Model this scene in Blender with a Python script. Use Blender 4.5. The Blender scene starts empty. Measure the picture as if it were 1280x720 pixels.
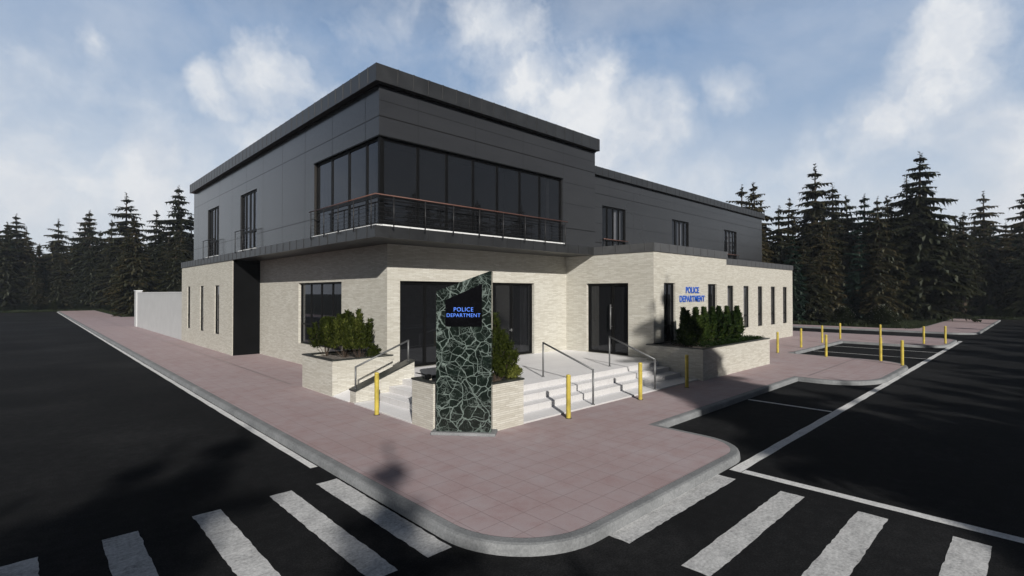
import bpy, bmesh, math, random
from mathutils import Vector, Matrix
random.seed(7)
R = math.radians
scene = bpy.context.scene
COL = scene.collection

# ------------------------------------------------------------------ camera
cam_d = bpy.data.cameras.new("camera"); cam = bpy.data.objects.new("camera", cam_d)
COL.objects.link(cam)
cam.location = (0, 0, 2.93)
cam.rotation_euler = (R(90.585), 0, R(46.3 - 90))
cam_d.sensor_width = 36; cam_d.lens = 636 * 36 / 1280
cam_d.clip_start = .05; cam_d.clip_end = 3000
scene.camera = cam
scene.view_settings.view_transform = 'Standard'
scene.view_settings.look = 'None'
scene.view_settings.exposure = 0
scene.view_settings.gamma = 1

# ------------------------------------------------------------------ object helpers
def tag(o, label=None, cat=None, group=None, kind=None):
    if label: o["label"] = label
    if cat: o["category"] = cat
    if group: o["group"] = group
    if kind: o["kind"] = kind
    return o

def thing(name, label, cat, loc=(0, 0, 0), rz=0, group=None):
    o = bpy.data.objects.new(name, None); COL.objects.link(o)
    o.location = loc; o.rotation_euler = (0, 0, rz); o.empty_display_size = .3
    return tag(o, label, cat, group)

class MB:
    """collects verts / faces"""
    def __init__(s): s.v = []; s.f = []; s.mi = []
    def poly(s, pts, mi=0):
        b = len(s.v); s.v += [tuple(p) for p in pts]; s.f.append(tuple(range(b, b + len(pts)))); s.mi.append(mi)
    def box(s, a, b, mi=0):
        x0, y0, z0 = [min(p, q) for p, q in zip(a, b)]; x1, y1, z1 = [max(p, q) for p, q in zip(a, b)]
        n = len(s.v)
        s.v += [(x0,y0,z0),(x1,y0,z0),(x1,y1,z0),(x0,y1,z0),(x0,y0,z1),(x1,y0,z1),(x1,y1,z1),(x0,y1,z1)]
        for f in [(0,3,2,1),(4,5,6,7),(0,1,5,4),(1,2,6,5),(2,3,7,6),(3,0,4,7)]:
            s.f.append(tuple(n + i for i in f)); s.mi.append(mi)
    def prism(s, pts, z0, z1, mi=0, top=True, bottom=True):
        """pts: ccw outline, z0/z1 heights (z1 may be a list)"""
        n = len(pts); b = len(s.v)
        zt = z1 if isinstance(z1, (list, tuple)) else [z1] * n
        zb = z0 if isinstance(z0, (list, tuple)) else [z0] * n
        s.v += [(p[0], p[1], zb[i]) for i, p in enumerate(pts)] + [(p[0], p[1], zt[i]) for i, p in enumerate(pts)]
        if bottom: s.f.append(tuple(b + i for i in range(n))[::-1]); s.mi.append(mi)
        if top: s.f.append(tuple(b + n + i for i in range(n))); s.mi.append(mi)
        for i in range(n):
            j = (i + 1) % n
            s.f.append((b + i, b + j, b + n + j, b + n + i)); s.mi.append(mi)
    def tube(s, pts, r, seg=10, cap=True, mi=0):
        rs = r if isinstance(r, (list, tuple)) else [r] * len(pts)
        rings = []
        for i, p in enumerate(pts):
            p = Vector(p)
            d = (Vector(pts[min(i + 1, len(pts) - 1)]) - Vector(pts[max(i - 1, 0)])).normalized()
            a = d.cross(Vector((0, 0, 1)))
            if a.length < .05: a = d.cross(Vector((1, 0, 0)))
            a.normalize(); c = d.cross(a).normalized()
            b = len(s.v)
            for k in range(seg):
                t = 2 * math.pi * k / seg
                s.v.append(tuple(p + a * math.cos(t) * rs[i] + c * math.sin(t) * rs[i]))
            rings.append(b)
        for i in range(len(rings) - 1):
            for k in range(seg):
                k2 = (k + 1) % seg
                s.f.append((rings[i] + k, rings[i] + k2, rings[i + 1] + k2, rings[i + 1] + k)); s.mi.append(mi)
        if cap:
            s.f.append(tuple(rings[0] + k for k in range(seg))[::-1]); s.mi.append(mi)
            s.f.append(tuple(rings[-1] + k for k in range(seg))); s.mi.append(mi)
    def mesh(s, name, mats, smooth=False, bevel=0, fix=True):
        me = bpy.data.meshes.new(name); me.from_pydata(s.v, [], s.f); 
        for m in (mats if isinstance(mats, (list, tuple)) else [mats]): me.materials.append(m)
        me.polygons.foreach_set('material_index', s.mi)
        if fix:
            bm = bmesh.new(); bm.from_mesh(me)
            bmesh.ops.recalc_face_normals(bm, faces=bm.faces)
            bm.to_mesh(me); bm.free()
        if smooth:
            me.polygons.foreach_set('use_smooth', [True] * len(me.polygons))
        me.update(); return me
    def build(s, name, mats, parent=None, smooth=False, bevel=0, fix=True, loc=None):
        me = s.mesh(name, mats, smooth, bevel, fix)
        o = bpy.data.objects.new(name, me); COL.objects.link(o)
        if loc: o.location = loc
        if parent: o.parent = parent
        if bevel:
            m = o.modifiers.new('bevel', 'BEVEL'); m.width = bevel; m.segments = 2; m.limit_method = 'ANGLE'; m.angle_limit = R(40)
        return o

def dup(root, loc, rz=0, label=None, scale=None):
    r = root.copy(); COL.objects.link(r); r.location = loc; r.rotation_euler = (0, 0, rz)
    if scale: r.scale = scale
    if label: r["label"] = label
    for ch in list(root.children):
        c = ch.copy(); COL.objects.link(c); c.parent = r
        for g in list(ch.children):
            d = g.copy(); COL.objects.link(d); d.parent = c
    return r

# ------------------------------------------------------------------ materials
class NT:
    def __init__(s, name):
        s.m = bpy.data.materials.new(name); s.m.use_nodes = True
        s.t = s.m.node_tree; s.t.nodes.clear()
        s.out = s.n('ShaderNodeOutputMaterial')
        s.geo = None; s.tc = None
    def n(s, typ, **kw):
        nd = s.t.nodes.new(typ)
        for k, v in kw.items(): setattr(nd, k, v)
        return nd
    def l(s, a, b): s.t.links.new(a, b)
    def val(s, sock, v):
        if hasattr(v, 'is_linked') or isinstance(v, bpy.types.NodeSocket): s.l(v, sock)
        else: sock.default_value = v
    def math(s, op, a, b=0, c=0, clamp=False):
        m = s.n('ShaderNodeMath', operation=op, use_clamp=clamp)
        s.val(m.inputs[0], a); s.val(m.inputs[1], b); s.val(m.inputs[2], c)
        return m.outputs[0]
    def pos(s):
        if not s.geo: s.geo = s.n('ShaderNodeNewGeometry')
        return s.geo.outputs['Position']
    def noise(s, vec, scale, detail=4, rough=.55, dist=0):
        m = s.n('ShaderNodeTexNoise'); s.l(vec, m.inputs['Vector'])
        m.inputs['Scale'].default_value = scale; m.inputs['Detail'].default_value = detail
        m.inputs['Roughness'].default_value = rough; m.inputs['Distortion'].default_value = dist
        return m.outputs[0]
    def ramp(s, fac, stops):
        m = s.n('ShaderNodeValToRGB'); s.l(fac, m.inputs[0])
        e = m.color_ramp.elements
        while len(e) < len(stops): e.new(.5)
        for el, (p, c) in zip(e, stops):
            el.position = p; el.color = (*c, 1) if len(c) == 3 else c
        return m.outputs[0]
    def rng(s, v, a, b, c=0, d=1):
        m = s.n('ShaderNodeMapRange'); m.clamp = True
        s.val(m.inputs[0], v); m.inputs[1].default_value = a; m.inputs[2].default_value = b
        m.inputs[3].default_value = c; m.inputs[4].default_value = d
        return m.outputs[0]
    def mix(s, fac, a, b, blend='MIX'):
        m = s.n('ShaderNodeMix', data_type='RGBA', blend_type=blend)
        s.val(m.inputs[0], fac)
        for sock, v in ((m.inputs[6], a), (m.inputs[7], b)):
            if isinstance(v, bpy.types.NodeSocket): s.l(v, sock)
            else: sock.default_value = (*v, 1) if len(v) == 3 else v
        return m.outputs[2]
    def comb(s, x, y, z=0):
        m = s.n('ShaderNodeCombineXYZ'); s.val(m.inputs[0], x); s.val(m.inputs[1], y); s.val(m.inputs[2], z)
        return m.outputs[0]
    def wall_uv(s):
        """(along wall, height, 0) from position and normal"""
        p = s.n('ShaderNodeSeparateXYZ'); s.l(s.pos(), p.inputs[0])
        q = s.n('ShaderNodeSeparateXYZ'); s.l(s.geo.outputs['True Normal'], q.inputs[0])
        u = s.math('ADD', s.math('MULTIPLY', p.outputs[0], s.math('MULTIPLY', q.outputs[1], -1)), s.math('MULTIPLY', p.outputs[1], q.outputs[0]))
        return u, p.outputs[2], p
    def bsdf(s, color, rough=.7, metal=0, spec=.5, bump=None, bs=.3, bd=.01, emit=None, es=0):
        b = s.n('ShaderNodeBsdfPrincipled')
        if isinstance(color, bpy.types.NodeSocket): s.l(color, b.inputs['Base Color'])
        else: b.inputs['Base Color'].default_value = (*color, 1)
        s.val(b.inputs['Roughness'], rough); b.inputs['Metallic'].default_value = metal
        b.inputs['Specular IOR Level'].default_value = spec
        if emit: b.inputs['Emission Color'].default_value = (*emit, 1); b.inputs['Emission Strength'].default_value = es
        if bump is not None:
            k = s.n('ShaderNodeBump'); k.inputs['Strength'].default_value = bs; k.inputs['Distance'].default_value = bd
            s.l(bump, k.inputs['Height']); s.l(k.outputs[0], b.inputs['Normal'])
        s.l(b.outputs[0], s.out.inputs[0]); return b

def m_stone():
    n = NT('ledger_stone'); u, z, _ = n.wall_uv()
    v = n.comb(u, z)
    br = n.n('ShaderNodeTexBrick'); n.l(v, br.inputs['Vector'])
    br.offset = .37; br.squash = 1.0
    br.inputs['Color1'].default_value = (0, 0, 0, 1); br.inputs['Color2'].default_value = (1, 1, 1, 1)
    br.inputs['Mortar'].default_value = (.35, .35, .35, 1)
    br.inputs['Scale'].default_value = 1; br.inputs['Mortar Size'].default_value = .0035
    br.inputs['Brick Width'].default_value = .26; br.inputs['Row Height'].default_value = .042
    br.inputs['Mortar Smooth'].default_value = .3
    st = n.noise(n.comb(n.math('MULTIPLY', u, 5), n.math('MULTIPLY', z, 24)), 1.0, 5, .65)
    f = n.math('ADD', n.math('MULTIPLY', br.outputs[0], .42), n.math('MULTIPLY', st, .75))
    col = n.ramp(f, [(.12, (.38, .352, .30)), (.36, (.47, .452, .40)), (.55, (.535, .52, .465)), (.8, (.61, .60, .55))])
    lo = n.noise(n.comb(u, z), .5, 3)
    col = n.mix(n.rng(lo, .3, .7, 0, .22), col, (.36, .33, .28))
    col = n.mix(n.math('MULTIPLY', br.outputs[1], .45), col, (.2, .18, .15))
    h = n.math('SUBTRACT', f, n.math('MULTIPLY', br.outputs[1], .8))
    n.bsdf(col, .85, spec=.3, bump=h, bs=.6, bd=.012); return n.m

def m_panel():
    n = NT('grey_cladding'); u, z, p = n.wall_uv()
    def line(c, period, off, w):
        f = n.math('FRACT', n.math('DIVIDE', n.math('SUBTRACT', c, off), period))
        d = n.math('MULTIPLY', n.math('MINIMUM', f, n.math('SUBTRACT', 1, f)), period)
        return n.rng(d, w * .4, w, 1, 0)
    v = line(u, 2.12, -13.11 - 2.12 * 20, .034)
    hs = None
    for zz in (5.37, 7.72):
        k = n.rng(n.math('ABSOLUTE', n.math('SUBTRACT', z, zz)), .010, .024, 1, 0)
        hs = k if hs is None else n.math('MAXIMUM', hs, k)
    # extra course lines on the street-side front (normal -y), right of the balcony
    q = n.n('ShaderNodeSeparateXYZ'); n.l(n.geo.outputs['True Normal'], q.inputs[0])
    front = n.rng(n.math('ABSOLUTE', q.outputs[1]), .5, .6, 0, 1)
    for zz in (7.08, 6.3, 8.15):
        k = n.math('MULTIPLY', front, n.rng(n.math('ABSOLUTE', n.math('SUBTRACT', z, zz)), .006, .014, .7, 0))
        hs = n.math('MAXIMUM', hs, k)
    v = n.math('MULTIPLY', v, n.rng(front, 0, 1, 1, .22))
    ln = n.math('MULTIPLY', n.math('MAXIMUM', n.math('MULTIPLY', v, .85), hs), .8)
    big = n.noise(n.comb(n.math('MULTIPLY', u, .25), n.math('MULTIPLY', z, .9)), 1.3, 4)
    fine = n.noise(n.comb(n.math('MULTIPLY', u, 1), n.math('MULTIPLY', z, 14)), 3, 3)
    base = n.mix(n.rng(big, .3, .7), (.0245, .0252, .0275), (.0305, .0314, .0342))
    col = n.mix(n.math('MULTIPLY', ln, .9), base, (.006, .006, .0065))
    rough = n.math('ADD', .15, n.math('MULTIPLY', fine, .1))
    B_ = n.bsdf(col, rough, spec=.5, bump=n.math('MULTIPLY', ln, -1), bs=.25, bd=.008)
    keep = n.math('SUBTRACT', 1, ln, clamp=True)
    n.l(n.math('MULTIPLY', keep, .5), B_.inputs['Specular IOR Level']); n.l(keep, B_.inputs['Sheen Weight'])
    B_.inputs['Sheen Roughness'].default_value = .14; B_.inputs['Sheen Tint'].default_value = (.8, .85, .95, 1)
    return n.m

def m_simple(name, col, rough=.5, metal=0, spec=.5, var=.15, scale=8, bump=.0, bd=.005):
    n = NT(name); ns = n.noise(n.pos(), scale, 5)
    c = n.mix(n.rng(ns, .3, .7), tuple(k * (1 - var) for k in col), tuple(min(1, k * (1 + var)) for k in col))
    if bump: n.bsdf(c, rough, metal, spec, bump=n.noise(n.pos(), scale * 6, 4), bs=bump, bd=bd)
    else: n.bsdf(c, n.math('ADD', rough - .05, n.math('MULTIPLY', ns, .1)), metal, spec)
    return n.m

def m_glass(name='tinted_glass', trans=.25, tint=(.02, .022, .026), refl=1.0):
    n = NT(name)
    fr = n.n('ShaderNodeFresnel'); fr.inputs['IOR'].default_value = 1.5
    g = n.n('ShaderNodeBsdfGlossy'); g.inputs['Roughness'].default_value = .015; g.inputs['Color'].default_value = (.9, .93, 1, 1)
    k = n.n('ShaderNodeBump'); k.inputs['Strength'].default_value = .03; k.inputs['Distance'].default_value = .02
    n.l(n.noise(n.pos(), 1.1, 2), k.inputs['Height']); n.l(k.outputs[0], g.inputs['Normal'])
    t = n.n('ShaderNodeBsdfTransparent'); t.inputs['Color'].default_value = (trans, trans, trans * 1.03, 1)
    d = n.n('ShaderNodeBsdfDiffuse'); d.inputs['Color'].default_value = (*tint, 1)
    a = n.n('ShaderNodeMixShader'); a.inputs[0].default_value = .8; n.l(d.outputs[0], a.inputs[1]); n.l(t.outputs[0], a.inputs[2])
    b = n.n('ShaderNodeMixShader'); n.l(n.math('MULTIPLY', fr.outputs[0], refl, clamp=True), b.inputs[0])
    n.l(a.outputs[0], b.inputs[1]); n.l(g.outputs[0], b.inputs[2]); n.l(b.outputs[0], n.out.inputs[0])
    return n.m

def m_asphalt():
    n = NT('asphalt')
    fine = n.noise(n.pos(), 42, 4, .8); mid = n.noise(n.pos(), 6, 4); big = n.noise(n.pos(), .22, 4, .6)
    f = n.math('ADD', n.math('MULTIPLY', fine, .55), n.math('ADD', n.math('MULTIPLY', mid, .2), n.math('MULTIPLY', big, .45)))
    c = n.ramp(f, [(.35, (.0042, .0044, .0050)), (.6, (.0125, .0130, .0142)), (.8, (.038, .0385, .0405))])
    vo = n.n('ShaderNodeTexVoronoi'); n.l(n.pos(), vo.inputs['Vector']); vo.inputs['Scale'].default_value = 60
    c = n.mix(n.math('MULTIPLY', n.rng(vo.outputs[0], .0, .22, 1, 0), .35), c, (.06, .06, .06))
    n.bsdf(c, .92, spec=.06, bump=n.math('ADD', fine, n.math('MULTIPLY', vo.outputs[0], .5)), bs=.6, bd=.008); return n.m

def m_paint(name='road_paint', k=1.0):
    n = NT(name)
    a = n.noise(n.pos(), 26, 6, .72); b = n.noise(n.pos(), 3.2, 4, .6)
    sp = n.n('ShaderNodeVectorMath', operation='MULTIPLY'); n.l(n.pos(), sp.inputs[0]); sp.inputs[1].default_value = (1, 3, 1)
    c = n.noise(sp.outputs[0], 5, 5, .7)
    f = n.math('ADD', n.math('MULTIPLY', a, .5), n.math('ADD', n.math('MULTIPLY', b, .25), n.math('MULTIPLY', c, .25)))
    col = n.ramp(f, [(.36 / k, (.20, .203, .21)), (.46 / k, (.42, .425, .435)), (.56 / k, (.60, .605, .615)), (.68 / k, (.74, .745, .75))])
    n.bsdf(col, .85, spec=.3, bump=a, bs=.7, bd=.008)
    return n.m

def m_pavers():
    n = NT('pavement_tiles')
    p = n.n('ShaderNodeSeparateXYZ'); n.l(n.pos(), p.inputs[0])
    br = n.n('ShaderNodeTexBrick'); n.l(n.comb(p.outputs[0], p.outputs[1]), br.inputs['Vector'])
    br.offset = 0; br.inputs['Scale'].default_value = 1
    br.inputs['Brick Width'].default_value = .385; br.inputs['Row Height'].default_value = .385
    br.inputs['Mortar Size'].default_value = .006; br.inputs['Mortar Smooth'].default_value = .5
    br.inputs['Color1'].default_value = (0, 0, 0, 1); br.inputs['Color2'].default_value = (1, 1, 1, 1); br.inputs['Mortar'].default_value = (.5, .5, .5, 1)
    a = n.noise(n.pos(), 2.6, 5, .65); b = n.noise(n.pos(), 38, 4, .7); g = n.noise(n.pos(), .35, 3)
    f = n.math('ADD', n.math('MULTIPLY', br.outputs[0], .05), n.math('ADD', n.math('MULTIPLY', a, .58), n.math('MULTIPLY', b, .3)))
    c = n.ramp(f, [(.28, (.335, .235, .242)), (.44, (.385, .305, .317)), (.58, (.405, .345, .365)), (.76, (.45, .40, .425))])
    c = n.mix(n.rng(g, .35, .7, 0, .35), c, (.31, .225, .225))
    c = n.mix(n.math('MULTIPLY', br.outputs[1], .42), c, (.14, .095, .095))
    # long expansion seams
    n.bsdf(c, .82, spec=.3, bump=n.math('SUBTRACT', n.math('MULTIPLY', b, .3), br.outputs[1]), bs=.5, bd=.006); return n.m

def m_kerb():
    n = NT('kerb_concrete')
    a = n.noise(n.pos(), 30, 5, .75); b = n.noise(n.pos(), 1.8, 4)
    c = n.ramp(n.math('ADD', n.math('MULTIPLY', a, .6), n.math('MULTIPLY', b, .4)), [(.34, (.135, .142, .15)), (.52, (.215, .224, .234)), (.7, (.31, .318, .328))])
    n.bsdf(c, .88, spec=.3, bump=a, bs=.5, bd=.006); return n.m

def m_step():
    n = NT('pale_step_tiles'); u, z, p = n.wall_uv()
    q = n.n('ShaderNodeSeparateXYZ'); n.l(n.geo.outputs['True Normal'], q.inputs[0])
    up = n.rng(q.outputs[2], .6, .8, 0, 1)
    def line(c, period, w):
        f = n.math('FRACT', n.math('DIVIDE', c, period))
        return n.rng(n.math('MULTIPLY', n.math('MINIMUM', f, n.math('SUBTRACT', 1, f)), period), w * .4, w, 1, 0)
    side = n.math('MULTIPLY', n.math('SUBTRACT', 1, up), line(u, .42, .008))
    top = n.math('MULTIPLY', up, n.math('MAXIMUM', line(p.outputs[0], .84, .006), line(p.outputs[1], .84, .006)))
    a = n.noise(n.pos(), 1.2, 5); b = n.noise(n.pos(), 22, 4)
    c = n.ramp(n.math('ADD', n.math('MULTIPLY', a, .6), n.math('MULTIPLY', b, .4)), [(.3, (.74, .735, .755)), (.7, (.84, .835, .86))])
    c = n.mix(n.math('SUBTRACT', 1, up), c, n.mix(1.0, c, (.66, .655, .64), 'MULTIPLY'))  # risers coloured darker than treads, to balance the low sun striking them
    c = n.mix(n.math('MULTIPLY', n.math('MAXIMUM', side, top), .32), c, (.3, .28, .26))
    n.bsdf(c, .6, spec=.4, bump=b, bs=.08); return n.m

def m_marble(name='green_marble'):
    n = NT(name)
    ob = n.n('ShaderNodeTexCoord').outputs['Object']
    wa = n.n('ShaderNodeTexNoise'); n.l(ob, wa.inputs['Vector']); wa.inputs['Scale'].default_value = 3.2; wa.inputs['Detail'].default_value = 5
    add = n.n('ShaderNodeVectorMath', operation='MULTIPLY_ADD'); n.l(wa.outputs[1], add.inputs[0]); add.inputs[1].default_value = (.20, .20, .20); n.l(ob, add.inputs[2])
    def vein(scale, w, soft):
        v = n.n('ShaderNodeTexVoronoi', feature='DISTANCE_TO_EDGE'); n.l(add.outputs[0], v.inputs['Vector']); v.inputs['Scale'].default_value = scale
        return n.rng(v.outputs[0], w, soft, 1, 0)
    m1 = n.noise(ob, 2.4, 3); m2 = n.noise(ob, 4.1, 4)
    v1 = n.math('MULTIPLY', vein(4.7, .003, .036), n.rng(m1, .36, .62, .18, 1))
    v2 = n.math('MULTIPLY', vein(12.5, .005, .055), n.rng(m2, .50, .66, 0, .6))
    v3 = n.math('MULTIPLY', vein(2.3, .0, .025), .8)
    blot = n.math('MULTIPLY', n.rng(n.noise(ob, 4.5, 6, .7, 1.5), .56, .70), .75)
    v = n.math('MAXIMUM', n.math('MAXIMUM', v1, v2), n.math('MAXIMUM', v3, blot))
    base = n.ramp(n.noise(ob, 6, 5, .65), [(.3, (.003, .005, .004)), (.6, (.008, .014, .011)), (.8, (.030, .044, .036))])
    c = n.mix(n.math('MULTIPLY', v, .72), base, (.29, .36, .335))
    n.bsdf(c, .16, spec=.5); return n.m

def m_leaf(name, c1, c2, c3, transl=.25):
    n = NT(name)
    oi = n.n('ShaderNodeObjectInfo')
    g = n.n('ShaderNodeNewGeometry')
    a = n.noise(g.outputs['Position'], 1.3, 3); r = g.outputs['Random Per Island']
    f = n.math('ADD', n.math('MULTIPLY', a, .7), n.math('ADD', n.math('MULTIPLY', r, .3), n.math('MULTIPLY', oi.outputs['Random'], .45)))
    c = n.ramp(f, [(.35, c1), (.75, c2), (1.05 if False else 1.0, c3)])
    d = n.n('ShaderNodeBsdfDiffuse'); n.l(c, d.inputs[0])
    t = n.n('ShaderNodeBsdfTranslucent'); n.l(c, t.inputs[0])
    gl = n.n('ShaderNodeBsdfGlossy'); gl.inputs['Roughness'].default_value = .5; gl.inputs['Color'].default_value = (.35, .4, .35, 1)
    m = n.n('ShaderNodeMixShader'); m.inputs[0].default_value = transl; n.l(d.outputs[0], m.inputs[1]); n.l(t.outputs[0], m.inputs[2])
    m2 = n.n('ShaderNodeMixShader'); m2.inputs[0].default_value = .035; n.l(m.outputs[0], m2.inputs[1]); n.l(gl.outputs[0], m2.inputs[2])
    n.l(m2.outputs[0], n.out.inputs[0]); return n.m

def m_ground():
    n = NT('forest_floor')
    a = n.noise(n.pos(), .5, 5, .6); b = n.noise(n.pos(), 9, 6, .7)
    c = n.ramp(n.math('ADD', n.math('MULTIPLY', a, .5), n.math('MULTIPLY', b, .5)), [(.3, (.012, .012, .008)), (.5, (.022, .026, .014)), (.7, (.045, .042, .026))])
    n.bsdf(c, .95, spec=.1, bump=b, bs=.8, bd=.06); return n.m

M = dict(
    stone=m_stone(), panel=m_panel(), asphalt=m_asphalt(), paint=m_paint(), linepaint=m_paint('line_paint', 1.22), pavers=m_pavers(), kerb=m_kerb(),
    step=m_step(), marble=m_marble(), ground=m_ground(),
    cap=m_simple('zinc_fascia', (.022, .0228, .0245), .38, 0, .6, .22, 2.5),
    capl=m_simple('lower_zinc_cap', (.075, .077, .081), .45, 0, .5, .15, 3),
    dark=m_simple('black_wall_panel', (.0055, .0058, .0063), .8, 0, .04, .2, 2),
    frame=m_simple('black_frame', (.0028, .0029, .0032), .5, 0, .2, .2, 5),
    steel=m_simple('brushed_steel', (.16, .165, .17), .5, .45, .5, .12, 14),
    darksteel=m_simple('dark_steel', (.022, .022, .024), .5, .3, .5, .2, 10),
    copper=m_simple('copper_handrail', (.13, .062, .048), .55, .1, .5, .15, 6),
    white=m_simple('white_sill', (.72, .73, .74), .5, 0, .4, .04, 4),
    coping=m_simple('dark_coping', (.035, .038, .036), .3, 0, .5, .4, 9),
    yellow=m_simple('yellow_bollard_paint', (.44, .35, .06), .55, 0, .4, .28, 5),
    yellowtop=m_simple('bollard_cap_paint', (.52, .42, .08), .4, 0, .5, .1, 9),
    soil=m_simple('planter_soil', (.20, .18, .165), .95, 0, .1, .5, 9, .9, .03),
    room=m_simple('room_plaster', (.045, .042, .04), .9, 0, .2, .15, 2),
    curtain=m_simple('grey_curtain', (.42, .43, .45), .85, 0, .2, .1, 3),
    wood=m_simple('brown_window_lining', (.022, .020, .018), .6, 0, .3, .3, 7),
    roof=m_simple('roof_felt', (.09, .09, .092), .9, 0, .2, .2, 3),
    screen=m_simple('black_sign_screen', (.0012, .0012, .002), .25, 0, .2, .1, 3),
    whitewall=m_simple('white_rendered_wall', (.47, .48, .49), .8, 0, .3, .05, 1.2, .2, .01),
    bark=m_simple('spruce_bark', (.052, .040, .031), .95, 0, .1, .4, 6, .8, .03),
    twig=m_simple('shrub_twig', (.06, .045, .035), .9, 0, .1, .3, 12),
    glass=m_glass('tinted_glass', .13, (.045, .048, .055)), glassb=m_glass('clear_window_glass', .6, (.03, .032, .036)),
    needle=m_leaf('spruce_needles', (.012, .017, .009), (.031, .032, .017), (.070, .056, .027), .4),
    needleg=m_leaf('green_spruce_needles', (.009, .018, .013), (.015, .034, .024), (.022, .045, .030), .4),
    pine=m_leaf('mugo_pine_leaves', (.012, .019, .004), (.060, .078, .015), (.23, .25, .06), .3),
    laurel=m_leaf('dark_hedge_leaves', (.006, .014, .003), (.016, .034, .008), (.060, .088, .020), .25),
    under=m_leaf('undergrowth_leaves', (.006, .009, .005), (.018, .026, .012), (.04, .05, .022), .2),
    flower=m_simple('pale_flowers', (.6, .6, .55), .8),
)
def m_emit():
    n = NT('blue_lit_letters'); n.bsdf((.05, .12, .5), .5, emit=(.10, .26, .85), es=.85); return n.m
M['blue_lit'] = m_emit()
M['blue'] = m_simple('blue_sign_letters', (.018, .095, .48), .35, 0, .5, .05, 5)

# ------------------------------------------------------------------ ground, roads, pavements
ZP = .13
def sheet(name, rects, z, mat, kind='structure', label=None):
    m = MB()
    for (x0, y0, x1, y1) in rects: m.poly([(x0, y0, z), (x1, y0, z), (x1, y1, z), (x0, y1, z)])
    return tag(m.build(name, mat), label, kind=kind)

sheet('ground', [(-1500, -1500, 1500, 1500)], -.03, M['ground'])
road = MB()
W = -8.6
rx = 3.7
for (x0, y0, x1, y1) in [(W, -90, rx, 107), (rx, W, 78, 9.0), (-60, W, W, rx), (41, 9.0, 47.6, 75)]:
    road.poly([(x0, y0, 0), (x1, y0, 0), (x1, y1, 0), (x0, y1, 0)])
tag(road.build('road', M['asphalt']), kind='structure')

def arc(cx, cy, r, a0, a1, n=10):
    return [(cx + r * math.cos(R(a0 + (a1 - a0) * i / n)), cy + r * math.sin(R(a0 + (a1 - a0) * i / n))) for i in range(n + 1)]

def inset(pts, d):
    out = []; n = len(pts)
    for i in range(n):
        p0 = Vector(pts[i - 1]); p = Vector(pts[i]); p1 = Vector(pts[(i + 1) % n])
        e0 = (p - p0); e1 = (p1 - p)
        if e0.length < 1e-6 or e1.length < 1e-6: out.append(tuple(p)); continue
        e0.normalize(); e1.normalize()
        n0 = Vector((-e0.y, e0.x)); n1 = Vector((-e1.y, e1.x))
        b = (n0 + n1); k = d / max(.3, (1 + n0.dot(n1)))
        out.append((p.x + b.x * k, p.y + b.y * k))
    return out

def ell(cx, cy, rx_, ry_, a0, a1, n=12):
    return [(cx + rx_ * math.cos(R(a0 + (a1 - a0) * i / n)), cy + ry_ * math.sin(R(a0 + (a1 - a0) * i / n))) for i in range(n + 1)]

# outline of the corner block's pavement, ccw
outline = [(3.62, 107.0)] + ell(4.92, 4.98, 1.30, 1.31, 180, 270, 16) + \
    ell(8.82, 4.60, .92, .92, -90, 0, 10) + [(9.76, 5.7)] + [(18.62, 5.7)] + ell(20.6, 5.2, 1.98, 1.6, 180, 270, 10) + \
    ell(24.1, 5.1, 1.8, 1.5, -90, 0, 10) + [(25.9, 8.2), (34.7, 8.2)] + ell(36.3, 5.2, 1.6, 1.6, 180, 270, 10) + \
    ell(39.9, 5.2, 1.6, 1.6, -90, 0, 10) + [(41.5, 75), (8.2, 75), (8.2, 107.0)]

def pavement(name, outl, label=None):
    """kerb ring with rounded nose + tiled sheet"""
    ins = inset(outl, .155); nose = inset(outl, .045)
    low = inset(outl, -.012)
    k = MB(); n = len(outl)
    rings = [[(p[0], p[1], -.02) for p in low], [(p[0], p[1], ZP - .045) for p in outl], [(p[0], p[1], ZP - .012) for p in inset(outl, .012)], [(p[0], p[1], ZP) for p in nose], [(p[0], p[1], ZP) for p in ins]]
    for a, b in zip(rings, rings[1:]):
        for i in range(n):
            j = (i + 1) % n; k.poly([a[i], a[j], b[j], b[i]])
    ko = k.build('kerb', M['kerb'])
    tag(ko, kind='structure')
    me = bpy.data.meshes.new(name); bm = bmesh.new()
    vs = [bm.verts.new((p[0], p[1], ZP + .002)) for p in ins]
    f = bm.faces.new(vs); bmesh.ops.recalc_face_normals(bm, faces=[f])
    if f.normal.z < 0: f.normal_flip()
    bmesh.ops.triangulate(bm, faces=bm.faces[:]); bm.to_mesh(me); bm.free(); me.materials.append(M['pavers'])
    o = bpy.data.objects.new(name, me); COL.objects.link(o); tag(o, kind='structure')
    return o
pavement('pavement', outline)
# pavement past the side street, and the strips on the other side of both streets
pavement('pavement', [(47.6, 75), ] + ell(49.4, 4.9, 1.8, 1.7, 180, 270, 8) + [(74, 3.2), (74, 7.0), (51.5, 7.0), (50.0, 8.5), (50.0, 75)])
pavement('pavement', [(W, 107), (W - 3, 107), (W - 3, 6.2), (W - 30, 6.2), (W - 30, 3.4)] + [(W - 1.5, 3.4), (W, 4.9)])
pavement('pavement', [(W, -90), (W, W - 2)] + [(W - 2, W), (-60, W), (-60, W - 3), (W - 3.4, W - 3), (W - 3.4, -90)])
pavement('pavement', [(rx, -90), (rx + 3.2, -90), (rx + 3.2, W - 3.2), (78, W - 3.2), (78, W), (rx + 2, W), (rx, W - 2)])

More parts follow.
